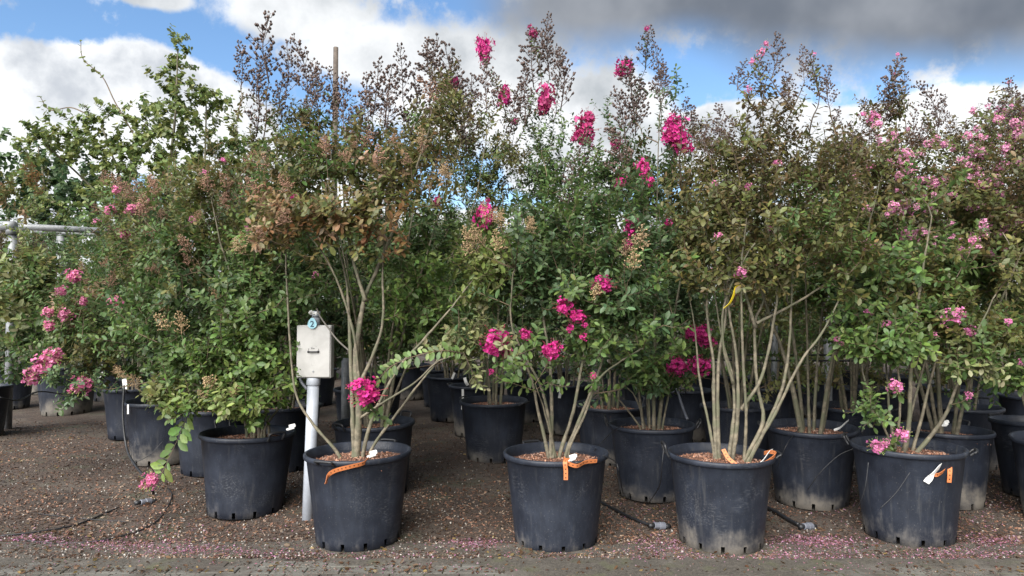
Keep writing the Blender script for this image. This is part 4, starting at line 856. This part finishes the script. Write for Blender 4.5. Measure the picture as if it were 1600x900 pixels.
# ------------------------------------------------------------------ broad-leaved trees beyond, at left
def tree(u, Y, trunk, regs, label, size, whips=()):
    b_ = np.array([(u - 800) / FPX * Y, Y, 0.0]); p_ = Plant(b_, name='tree'); k = Y / FPX
    for (pts, r0) in trunk:
        p_.stem([at(a, b, Y + rng.uniform(-.4, .4) * (i > 0)) - b_ if i else np.array([0, 0, -.05]) for i, (a, b) in enumerate(pts)], r0, .012)
    for (ru_, rv_, a, b, n, pal) in regs: p_.region(at(a, b, Y) - b_, (ru_ * k, ru_ * k * .8, rv_ * k), n, pal, size=size, spacing=.06, leaf_len=.75, side=3, rmax=.02)
    for w in whips:
        Q = crom([at(a, b, Y) - b_ for (a, b) in w], 6); p_.twigs.add(Q, np.linspace(.014, .006, len(Q)), 5); p_.leaf_along(Q, .6, .11, size * .9, 'redbud')
    root = p_.build(label, 'trees beyond the pots', lod='H', cat='tree')
    for o in root.children:
        if o.name.startswith('stem'): o.name = 'trunk'
        elif o.name.startswith('foliage'): o.name = 'crown'
tree(255, 13.0, [([(255, 600), (255, 420), (262, 300), (275, 180), (278, 80)], .07), ([(255, 600), (235, 420), (195, 300), (160, 200)], .05), ([(255, 600), (280, 420), (315, 300), (322, 160)], .045), ([(255, 600), (230, 400), (150, 300), (70, 225)], .045)],
  [(60, 55, 275, 180, 55, 'redbud'), (85, 55, 175, 220, 65, 'redbud'), (80, 60, 270, 260, 95, 'redbud'), (22, 40, 275, 105, 16, 'redbud'), (120, 60, 200, 320, 100, 'redbud'), (30, 34, 325, 160, 22, 'redbud'), (60, 30, 90, 220, 40, 'redbud')],
  'light green round leaved tree rising highest behind the left shrubs', .072, whips=[[(212, 215), (180, 160), (160, 120), (130, 92), (126, 62)], [(140, 180), (110, 168), (78, 172), (62, 150)]])
tree(60, 14.5, [([(60, 590), (65, 430), (70, 300), (60, 230)], .06), ([(60, 590), (85, 400), (130, 280)], .045), ([(60, 590), (30, 420), (0, 280)], .045)], [(90, 45, 30, 270, 90, 'teal'), (80, 50, 120, 300, 90, 'teal'), (110, 60, 60, 360, 90, 'teal')], 'bluish green tree behind the pipe frame at the far left', .085)
tree(385, 14.0, [([(385, 590), (385, 400), (375, 280), (370, 200)], .05)], [(50, 45, 370, 240, 50, 'redbud'), (70, 50, 385, 320, 60, 'redbud')], 'small round leaved tree just right of the tall light green one', .08)
# ------------------------------------------------------------------ far hedge closing the view
p_ = None
rng = np.random.default_rng(5)
for i, xx in enumerate(np.arange(-14, 11.5, 1.9)):
    if i == 0:
        hp = Plant((xx, 15.5, 0), name='hedge_tree'); hp.stem([(0, 0, -.05), (.1, 0, 1), (0, .1, 2.2)], .09, .02); hp.stem([(0, 0, .4), (.5, .1, 1.4), (.9, 0, 2.4)], .06, .02)
        hp.region((0, 0, 1.45), (1.35, 1.0, 1.4), 200, ('dkgreen', 'olive', 'green'), size=.15, spacing=.08, leaf_len=.6, rmax=.02)
        h0 = hp.build('dark green tree in the line closing the view far behind', 'trees far behind', lod='S', cat='tree')
    else: copy_tree(h0, (xx + rng.uniform(-.4, .4), 15.5 + rng.uniform(-.8, .8), 0), rng.uniform(0, 6.28), rng.uniform(.85, 1.25), 'dark green tree in the line closing the view far behind', 'trees far behind')
# ------------------------------------------------------------------ meter box on its pipe
bx = at(481, 808, 4.93); bx[2] = 0
tp = at(490, 590, 4.93); lean = (tp - bx) / tp[2]
root = thing('meter_box', 'pale grey metal meter box with blue tag 2 on a grey pipe', 'meter box', tuple(bx))
ln_ = lambda z_: np.array([lean[0] * z_, lean[1] * z_, z_])
zb = tp[2]; zt = at(490, 508, 4.93)[2]
mb = MB(); tube(mb, [ln_(-.1), ln_(zb * .5), ln_(zb - .03)], .0415, 24); link('pipe', mb.mesh('pipe', 'pvc'), root)
mb = MB(); tube(mb, [ln_(zb - .055), ln_(zb - .05), ln_(zb - .004), ln_(zb + .0)], [.044, .049, .049, .047], 24); link('pipe_collar', mb.mesh('pipe_collar', 'pvc'), root)
wB = 53 * 4.93 / FPX; hB = zt - zb; cB = ln_((zb + zt) / 2); cB[0] = at(493, 548, 4.93)[0] - bx[0]
mb = MB(); box(mb, cB + (0, .0, 0), (wB, .08, hB), bev=.004); bd = link('box_body', mb.mesh('box_body', 'box_metal', False), root)
mb = MB(); box(mb, cB + (.0, -.046, 0), (wB - .014, .012, hB - .014), bev=.003); dr = link('door', mb.mesh('door', 'box_metal', False), root)
fy = cB[1] - .0525
mb = MB(); tube(mb, crom([cB + (-.036, -.052, .0), cB + (-.033, -.064, .0), cB + (0, -.066, 0), cB + (.033, -.064, .0), cB + (.036, -.052, .0)], 4), .005, 8); box(mb, cB + (-.036, -.055, 0), (.012, .006, .014)); box(mb, cB + (.036, -.055, 0), (.012, .006, .014)); link('handle', mb.mesh('handle', 'ink'), dr)
mb = MB()
for pts in ([(-.008, .034), (-.014, .026), (-.014, .020), (-.008, .019), (-.007, .025), (-.013, .024)], [(.004, .027), (-.001, .023), (.001, .019), (.006, .020), (.006, .026), (.003, .027)], [(-.034, .024), (-.035, .010)], [(.036, .022), (.035, .004)], [(.018, .036), (.022, .036)]):
    tube(mb, [cB + (a, -.0535, b) for a, b in pts], .0011, 4)
link('handwriting', mb.mesh('handwriting', 'ink'), dr)
mb = MB(); V, F = lathe([(.001, 0), (.007, .0), (.007, .004), (.004, .004), (.001, .004)], 14); V = V[:, [0, 2, 1]] * (1, -1, 1); mb.add(V + cB + (0, -.051, -hB * .37), F); link('screw', mb.mesh('screw', 'galvanised'), dr)
mb = MB(); tz = zt + .001; tube(mb, [ln_(tz), ln_(tz + .06), ln_(tz + .10)], .03, 18); link('upper_pipe', mb.mesh('upper_pipe', 'pvc'), root)
mb = MB(); tube(mb, [ln_(tz + .055), ln_(tz + .062)], .0325, 18); link('strap_band', mb.mesh('strap_band', 'black_plastic'), root)
mb = MB(); tc_ = at(492, 506, 4.93) - bx + (0, -.066, 0); out_ = []
for i in range(28):
    a = i / 28 * 2 * math.pi; r_ = .033; y_ = math.cos(a); out_.append((r_ * math.sin(a) * (1 - .28 * max(0, y_)), r_ * y_ * (1.35 if y_ > 0 else 1)))
V = [tc_ + (a, -.002, b) for a, b in out_] + [tc_ + (a, .002, b) for a, b in out_]
mb.add(V, [tuple(range(28))[::-1], tuple(range(28, 56))] + [(i, (i + 1) % 28, 28 + (i + 1) % 28, 28 + i) for i in range(28)]); tg = link('number_tag', mb.mesh('number_tag', 'blue_tag', False), root)
cu = bpy.data.curves.new('numeral', 'FONT'); cu.body = '2'; cu.size = .06; cu.align_x = 'CENTER'; cu.align_y = 'CENTER'; cu.extrude = .0006; cu.offset = .0008
to = bpy.data.objects.new('tmp', cu); COL.objects.link(to); bpy.context.view_layer.update()
nm = bpy.data.meshes.new_from_object(to.evaluated_get(bpy.context.evaluated_depsgraph_get())); bpy.data.objects.remove(to); nm.name = 'numeral'; nm.polygons.foreach_set('use_smooth', np.zeros(len(nm.polygons), bool)); nm.materials.clear(); nm.materials.append(MATS['numeral'])
link('numeral', nm, tg, mtx=Matrix.Translation(tc_ + (0, -.0035, -.002)) @ Matrix.Rotation(R(90), 4, 'X'))
mb = MB(); tube(mb, crom([tc_ + (0, 0, .042), tc_ + (-.002, -.004, .06), tc_ + (.01, .02, .066)], 4), .0016, 5); link('tag_wire', mb.mesh('tag_wire', 'ink'), root)
mb = MB(); q_ = at(487, 489, 4.86) - bx; r_ = np.random.default_rng(3); 
for i in range(7): mb.add(OCT * r_.uniform(.008, .016, 3) + q_ + r_.normal(0, .009, 3), OF)
link('white_knot', mb.mesh('white_knot', 'white_plastic', False), root)
cbl = crom([at(495, 482, 4.86), at(500, 494, 4.84), at(514, 514, 4.80), at(528, 532, 4.74), at(548, 550, 4.62)], 6)
mb = MB(); tube(mb, cbl, .006, 8); tag(link('cable', mb.mesh('cable', 'cable')), 'brown cable slanting from the meter box to the shrub stem at right', 'cable')
mb = MB(); c0 = at(472, 598, 4.95)
tube(mb, crom([c0 + (-.02, .03, .03), c0, c0 + (.04, -.01, -.045)], 5), .012, 8); tag(link('tap_fitting', mb.mesh('tap_fitting', 'grey_fitting')), 'small grey fitting just below the left of the meter box', 'fitting')

# ------------------------------------------------------------------ galvanised pipe frame at left, posts, pole, wires
pl_ = at(12, 668, 8.8); pr_ = at(88, 640, 10.5)
fr = thing('pipe_frame', 'galvanised pipe frame standing over the shrubs at the far left', 'frame', (pl_[0], pl_[1], 0))
b_ = np.array([pl_[0], pl_[1], 0]); zt = at(12, 358, 8.8)[2]
def pipe(name, a, b, r, par, mt='galvanised', k=14, sub=0):
    mb = MB(); tube(mb, [a, (np.array(a) + b) / 2, b], r, k); return link(name, mb.mesh(name, mt), par)
pipe('post', np.array([0, 0, -.1]), np.array([0, 0, zt]), .047, fr)
pr0 = pr_ - b_; zt2 = at(88, 366, 10.5)[2]; pipe('post', np.array([pr0[0], pr0[1], -.1]), np.array([pr0[0], pr0[1], zt2]), .052, fr)
A1 = at(-160, 349, 8.75) - b_; A2 = at(22, 353, 8.75) - b_; pipe('rail', A1, A2, .05, fr)
A1 = at(12, 354, 8.9) - b_; A2 = at(222, 364, 10.4) - b_; pipe('rail', at(30, 354, 9.1) - b_, A2, .045, fr)
pipe('rail', at(62, 361, 10.35) - b_, at(222, 371, 11.0) - b_, .036, fr)
mb = MB(); tube(mb, [(0, -.02, zt - .07), (0, -.02, zt + .03)], .066, 16); tube(mb, [at(12, 353, 8.75) - b_ + (-.09, 0, 0), at(12, 353, 8.75) - b_ + (.09, 0, 0)], .062, 16); link('clamp', mb.mesh('clamp', 'galvanised'), fr)
for (u, Y, v0, lab) in ((1292, 8.1, 440, 'grey steel post behind the shaded pots right of the bare stems'), (1209, 8.9, 470, 'grey steel post seen between the bare stems'), (1452, 9.0, 500, 'grey steel post in the shade behind the right front shrub'), (541, 7.4, 560, 'dark post among cables behind the meter box')):
    b_ = np.array([(u - 800) / FPX * Y, Y, 0.0]); mb = MB(); tube(mb, [(0, 0, -.1), (0, 0, .6), (0, 0, at(u, v0, Y)[2])], .045, 12)
    o = link('steel_post', mb.mesh('steel_post', 'galvanised'), None, tuple(b_)); tag(o, lab, 'post', 'steel posts between the rows')
b_ = np.array([(521 - 800) / FPX * 15, 15, 0.0]); mb = MB(); tube(mb, [(0, 0, -.2), (0, 0, 4), (0, 0, at(521, 74, 15)[2])], [.075, .065, .055], 10, lump=.03); tag(link('wooden_pole', mb.mesh('wooden_pole', 'old_wood'), None, tuple(b_)), 'weathered wooden pole rising above the seed heads against the blue sky', 'pole')
for (u0, u1, v, Y, lab) in ((1035, 1420, 553, 7.75, 'upper black wire strung behind the bare stems'), (1035, 1420, 562, 7.75, 'lower black wire strung behind the bare stems'), (500, 800, 547, 10.2, 'black wire strung above the pots along the earth aisle')):
    mb = MB(); tube(mb, crom([at(u0, v, Y), at((u0 + u1) / 2, v + 1.5, Y), at(u1, v + 2, Y)], 6), .011, 6); tag(link('wire', mb.mesh('wire', 'black_plastic')), lab, 'wire', 'black wires between the rows')
# ------------------------------------------------------------------ straps, tags, ribbons
def strap(pix, Y, lab, w=.032, m_='strap', side=None, nm='tie_strap', cat='strap', grp=None, n=7):
    pts = [at(a[0], a[1], a[2] if len(a) > 2 else Y) for a in pix]
    o = link(nm, ribbon(crom(pts, n), w, side if side is not None else (.15, -.35, 1), m_, nm)); return tag(o, lab, cat, grp)
g1 = 'orange tie straps on the front pots'
strap([(583, 706, 4.5), (577, 713, 4.36), (570, 723, 4.22), (548, 729, 4.185), (525, 735, 4.20), (514, 742, 4.21), (509, 756, 4.205)], 4.2, 'orange strap looped from mulch down the left of the pipe side pot', .026, grp=g1)
strap([(884, 750, 4.185), (884, 735, 4.185), (883, 722, 4.19), (888, 716, 4.25)], 4.2, 'short hanging end of orange strap on the front centre pot', .026, side=(1, 0, 0), grp=g1)
strap([(881, 716, 4.25), (888, 724, 4.2), (902, 728, 4.185), (915, 722, 4.22), (933, 720, 4.24)], 4.2, 'orange strap lying along the rim of the front centre pot', .026, grp=g1)
strap([(1130, 702, 4.45), (1138, 716, 4.4), (1150, 726, 4.36)], 4.4, 'faded orange strap end lying among the bare stems', .026, grp=g1, side=(.6, .3, .5))
strap([(1184, 728, 4.34), (1198, 722, 4.3), (1212, 710, 4.32), (1204, 706, 4.4), (1194, 708, 4.5)], 4.3, 'orange strap knotted at the right rim of the bare stemmed pot', .024, grp=g1)
strap([(1437, 722, 4.5), (1450, 737, 4.38), (1465, 742, 4.32), (1480, 732, 4.36), (1487, 728, 4.38)], 4.4, 'orange strap crossing the mulch of the right front pot', .024, grp=g1)
strap([(1484, 727, 4.36), (1484, 740, 4.335), (1483, 754, 4.335)], 4.4, 'orange strap end hanging from the right rim of the right front pot', .028, side=(1, 0, 0), grp=g1)
g2 = 'white plant tags'
for (pix, w, lab) in (
  ([(1447, 754, 4.33), (1458, 741, 4.31), (1470, 728, 4.34), (1482, 727, 4.42)], .036, 'broad white tag hanging over the rim of the right front pot'),
  ([(1175, 730, 4.36), (1190, 722, 4.34), (1202, 706, 4.4), (1207, 703, 4.46)], .014, 'thin white tag beside the strap on the bare stemmed pot'),
  ([(1303, 672, 5.3), (1313, 668, 5.3), (1322, 660, 5.35), (1326, 657, 5.4)], .018, 'white strip curling over the rim of the pot right of the bare stems'),
  ([(876, 598, 8.2), (876, 610, 8.19), (874, 622, 8.2)], .032, 'long white tag hanging between the centre stems'),
  ([(726, 590, 7.95), (728, 597, 7.94), (731, 602, 7.95)], .034, 'white tag on the rim of the aisle row pot'),
  ([(710, 582, 9.1), (708, 588, 9.1), (706, 592, 9.1)], .03, 'small white tag on the third aisle pot'),
  ([(723, 608, 8.0), (723, 625, 8.0), (722, 640, 8.0)], .026, 'long greyish tag down the side of the aisle row pot'),
  ([(158, 568, 9.5), (160, 580, 9.5), (157, 588, 9.5), (162, 592, 9.5)], .03, 'curled white tag on the pot under the pipe frame'),
  ([(194, 592, 6.6), (195, 600, 6.6), (195, 608, 6.6)], .04, 'white tag standing left of the lone pot'),
  ([(200, 632, 6.58), (200, 640, 6.58), (200, 647, 6.58)], .016, 'white sliver on the side of the lone pot')):
    strap(pix, 0, lab, w, 'white_plastic', (1, .1, 0) if abs(pix[0][0] - pix[-1][0]) < 9 else (.2, -.3, 1), 'plant_tag', 'tag', g2, 5)
for (u, v, Y, lab) in ((584, 710, 4.33), (898, 713, 4.42), (1437, 661, 5.1), (458, 669, 4.99), (905, 718, 4.4)) and ((584, 710, 4.33, 'small white cap at the strap on the pipe side pot'), (896, 716, 4.42, 'white cap on the mulch of the front centre pot'), (1478, 662, 5.2, 'white cap on the mulch of the dusty pot'), (457, 668, 4.95, 'white tip on the rim handle of the front left pot')):
    mb = MB(); c_ = at(u, v, Y); box(mb, (0, 0, .012), (.045, .022, .024), bev=.004); box(mb, (-.016, -.006, -.004), (.05, .03, .014), Matrix.Rotation(.4, 3, 'Z'), bev=.003); o = link('plastic_cap', mb.mesh('plastic_cap', 'white_plastic', False), None, tuple(c_)); o.rotation_euler = (0, -.2, .3); tag(o, lab, 'cap', 'white caps on the pots')
strap([(1158, 447, 4.36), (1150, 449, 4.34), (1146, 462, 4.34), (1140, 474, 4.35), (1131, 482, 4.36)], 4.4, 'yellow ribbon fluttering from a bare stem', .016, 'yellow_tape', (1, .5, .2), 'ribbon', 'ribbon')

# ------------------------------------------------------------------ irrigation hoses
def hose(pix, r, lab, cat='hose', nm='hose', grp='black irrigation hoses', m_='black_plastic'):
    pts = []
    for a in pix:
        if len(a) == 2:
            d = ray(*a); tt = -CAMH / d[2]; w = np.array([0, 0, CAMH]) + d * tt; w[2] = float(gz(w[0], w[1])) + r + .006; pts.append(w)
        else: pts.append(at(*a))
    r *= .8; mb = MB(); tube(mb, crom(pts, 7), r, 6); return tag(link(nm, mb.mesh(nm, m_)), lab, cat, grp)
hose([(0, 842), (60, 834), (120, 820), (186, 795)], .007, 'thin hose on bare earth rising from the left edge')
hose([(30, 848), (110, 850), (190, 838), (245, 815), (268, 782), (262, 765)], .006, 'thin hose curving on the earth below the hanging bloom')
hose([(60, 808), (130, 812), (200, 816)], .004, 'faint straight line on the earth near the left edge')
hose([(194, 602, 6.5), (192, 650, 6.45), (198, 700, 6.35), (212, 728, 6.0), (232, 752, 5.6), (240, 775)], .013, 'thick hose bending down the left side of the lone pot')
hose([(204, 690, 6.5), (208, 720, 6.4), (232, 712, 6.4), (254, 690, 6.45)], .004, 'hair thin tube looped before the lone pot')
hose([(936, 786), (962, 800), (990, 816), (1018, 826)], .014, 'thick hose end on the earth right of the centre pot')
hose([(1186, 790), (1210, 805), (1232, 818), (1248, 826)], .017, 'thick hose end on the petals right of the bare stemmed pot')
hose([(942, 712, 4.4), (962, 722, 4.5), (968, 745, 4.6), (974, 775), (976, 800)], .004, 'thin tube dropping off the right of the centre pot')
hose([(978, 662, 5.3), (960, 672, 5.2), (935, 697, 4.8), (928, 705, 4.65)], .004, 'thin tube stretched from the centre pot to the one behind')
hose([(1037, 700, 4.5), (1034, 730, 4.5), (1030, 760, 4.7), (1012, 788)], .004, 'thin tube hanging left of the bare stemmed pot')
hose([(1357, 722, 4.37), (1352, 760, 4.36), (1344, 786, 4.4), (1338, 794, 4.5)], .004, 'thin tube down the left face of the right front pot')
hose([(1422, 738, 4.31), (1400, 770, 4.33), (1375, 795, 4.36)], .004, 'thin tube slanting across the right front pot')
hose([(1336, 700, 5.0), (1310, 712, 5.04), (1282, 738, 5.06), (1262, 765, 5.12)], .004, 'thin tube slanting across the pot with the white strip')
hose([(1250, 668, 5.4), (1232, 690, 5.06), (1220, 715, 5.06), (1215, 730, 5.1)], .004, 'thin tube down the left face of the pot with the white strip')
hose([(1048, 585, 6.2), (1058, 610, 6.1), (1068, 640, 6.0), (1074, 655, 5.9)], .014, 'pale hose standing in the pot left of the bare stems', m_='grey_fitting')
hose([(0, 621, 8.0), (30, 625, 8.4), (60, 612, 9.2), (100, 616, 9.6)], .012, 'hose sagging between the posts of the pipe frame')
for (u, v, lab, ang) in ((229, 790, 'grey hose connector lying below the hanging bloom', 1.0), (1032, 828, 'grey hose connector on the earth left of the bare stemmed pot', .3), (1263, 829, 'grey hose connector by the petals right of the bare stemmed pot', .5)):
    d = ray(u, v); w = np.array([0, 0, CAMH]) + d * (-CAMH / d[2]); o = thing('hose_connector', lab, 'hose connector', (w[0], w[1], .028), 'grey hose connectors'); o.rotation_euler = (0, .15, ang)
    mb = MB(); tube(mb, [(-.05, 0, 0), (-.048, 0, 0), (-.01, 0, 0), (-.008, 0, 0), (.03, 0, 0), (.034, 0, 0)], [.018, .022, .022, .027, .027, .020], 12); link('coupling', mb.mesh('coupling', 'grey_fitting', False), o)
    mb = MB(); tube(mb, [(.033, 0, 0), (.06, 0, 0), (.075, 0, 0)], [.018, .018, .014], 12); link('nozzle', mb.mesh('nozzle', 'black_plastic'), o); mb = MB(); tube(mb, [(-.09, 0, -.004), (-.05, 0, 0)], .016, 10); link('hose_stub', mb.mesh('hose_stub', 'black_plastic'), o)

# ------------------------------------------------------------------ litter
rng = np.random.default_rng(99)
inpot = np.array([[(u - 800) / FPX * Yp, Yp] for (u, Yp) in PP.values()])
def scatter(n, ymin, ymax, power=1.6):
    y = ymin + (ymax - ymin) * rng.random(n) ** power; x = (rng.random(n) * 2 - 1) * (y * .80 + .3)
    d = np.min(np.hypot(x[:, None] - inpot[None, :, 0], y[:, None] - inpot[None, :, 1]), axis=1); k = d > .272; return x[k], y[k]
def pieces(name, x, y, sz, colr, flatness=.6, z0=0.0, par=None):
    n = len(x); q = np.linalg.qr(rng.standard_normal((n, 3, 3)))[0]; V = np.einsum('nij,kj,nj->nki', q, OCT, sz); V[..., 2] *= flatness
    V += np.stack([x, y, gz(x, y) + .006 * (y > PAVE_EDGE) + sz.min(1) * .7 + z0], 1)[:, None]
    me = bpy.data.meshes.new(name); fill(me, V.reshape(-1, 3), (np.array(OF)[None] + (np.arange(n) * 6)[:, None, None]).ravel(), np.full(n * 8, 3))
    setcol(me, np.repeat(np.hstack([colr, np.ones((n, 1))]), 6, 0)); finish(me, 'attr_matte', False); return link(name, me, par, kind='stuff')
def patch(x, y): return .5 + .5 * np.tanh(1.6 * (np.sin(x * 1.9 + 1.3 * np.sin(y * 1.4)) + np.sin(y * 2.7 + .8 * np.sin(x * 2.2)) + .7 * np.sin(x * 5.1 + y * 4.3)))
def cols(pal, n, lo=.6, hi=1.25):
    pc = np.array(pal); return pc[rng.integers(0, len(pc), n)] * rng.uniform(lo, hi, (n, 1))
x, y = scatter(42000, PAVE_EDGE + .03, 9.5); n = len(x)
o = pieces('bark_litter', x, y, np.stack([rng.uniform(.005, .02, n), rng.uniform(.004, .011, n), rng.uniform(.0015, .004, n)], 1), cols([(.11, .052, .030), (.07, .036, .023), (.16, .080, .050), (.045, .027, .02), (.18, .11, .07), (.13, .066, .042), (.20, .15, .11)], n, .35, 1.75) * (.38 + .55 * patch(x, y))[:, None])
tag(o, 'brown bark and soil crumbs covering the ground between the pots', 'bark litter')
x, y = scatter(4600, PAVE_EDGE + .02, 8.0, 1.9); k = (x < -.2) | (rng.random(len(x)) < .4); x, y = x[k], y[k]; n = len(x)
o = pieces('pebbles', x, y, rng.uniform(.003, .009, (n, 3)), cols([(.24, .22, .20), (.16, .145, .13), (.36, .34, .31), (.18, .14, .11)], n), 1)
tag(o, 'small pale pebbles strewn over the brown ground', 'pebbles')
x, y = scatter(2600, PAVE_EDGE + .05, 8.5, 1.5); k = rng.random(len(x)) < patch(x * 1.4 + 2, y); x, y = x[k], y[k]; n = len(x)
o = pieces('bark_chunks', x, y, np.stack([rng.uniform(.014, .036, n), rng.uniform(.006, .014, n), rng.uniform(.002, .005, n)], 1), cols([(.09, .045, .028), (.05, .03, .02), (.13, .07, .045), (.16, .11, .08)], n, .5, 1.3), .45)
tag(o, 'larger bark chunks lying in patches on the ground between the pots', 'bark chunks')
def flakes(name, x, y, size, colr, z0, lab, cat, tpl='S'):
    n = len(x); D = unit(rng.standard_normal((n, 3)) * (1, 1, .25)); Nn = unit(np.array([0, 0, 1.0]) + rng.normal(0, .45, (n, 3))); Nn = unit(Nn - (Nn * D).sum(1)[:, None] * D)
    me = leaf_mesh(name, np.stack([x, y, gz(x, y) + .009 * (y > PAVE_EDGE) + z0 + .003], 1), D, Nn, size, colr, tpl); tag(link(name, me, kind='stuff'), lab, cat)
PX, PY = [], []
for (u, v, ru, rv, n) in ((740, 852, 50, 8, 520), (880, 868, 110, 12, 60), (1040, 855, 70, 20, 600), (1270, 850, 75, 10, 1100), (1250, 872, 120, 16, 950), (1130, 880, 200, 14, 900), (1500, 868, 130, 14, 900), (1560, 845, 60, 10, 520), (1530, 800, 70, 40, 420), (1320, 790, 50, 40, 260), (50, 845, 70, 7, 330), (180, 852, 140, 9, 650), (300, 862, 140, 10, 700), (430, 868, 90, 10, 200), (250, 830, 220, 22, 200), (610, 868, 110, 14, 180), (800, 880, 700, 18, 500), (1000, 800, 60, 20, 120)):
    for _ in range(n):
        u_, v_ = u + rng.normal(0, .5) * ru, v + rng.normal(0, .5) * rv
        if v_ > 915: continue
        d = ray(u_, v_); w = d * (-CAMH / d[2]); PX.append(w[0]); PY.append(w[1])
x, y = np.array(PX), np.array(PY); k = np.min(np.hypot(x[:, None] - inpot[None, :, 0], y[:, None] - inpot[None, :, 1]), axis=1) > .285; x, y = x[k], y[k]; n = len(x)
flakes('fallen_petals', x, y, rng.uniform(.009, .019, n), cols([(.55, .24, .42), (.40, .15, .22), (.50, .26, .40), (.26, .10, .11), (.30, .16, .13), (.45, .30, .36)], n), .001, 'drifts of fallen pink petals along the pavement edge', 'petals')
x, y = scatter(11000, 4.0, 9.5, 1.5); k = rng.random(len(x)) < .25 + .75 * patch(x + 3, y * 1.3); x, y = x[k], y[k]; n = len(x)
flakes('fallen_leaves', x, y, rng.uniform(.014, .042, n) * rng.uniform(.6, 1.1, n), cols([(.12, .06, .035), (.16, .09, .05), (.08, .04, .028), (.24, .17, .07), (.10, .048, .032), (.17, .11, .075)], n), .002, 'scattered dry fallen leaves on the ground', 'fallen leaves', 'L')
# crumbs carried onto the pavers
n = 8000; u = rng.uniform(-60, 1660, n); v = 848 + 58 * rng.random(n) ** 1.35; d = np.array([ray(a, b) for a, b in zip(u, v)]); w = d * (-CAMH / d[:, 2])[:, None]; k = (np.sin(u * .013 + 1) + np.sin(u * .031) + rng.normal(0, .8, n) > -.5) & (np.min(np.hypot(w[:, 0][:, None] - inpot[None, :, 0], w[:, 1][:, None] - inpot[None, :, 1]), axis=1) > .29); w = w[k]; n = len(w)
o = pieces('pavement_crumbs', w[:, 0], w[:, 1], np.stack([rng.uniform(.003, .010, n), rng.uniform(.002, .006, n), rng.uniform(.001, .003, n)], 1), cols([(.09, .05, .035), (.06, .04, .03), (.15, .08, .06), (.20, .15, .12), (.045, .035, .03)], n), .6, .001)
tag(o, 'brown crumbs strewn over the grey pavers at the front', 'litter')
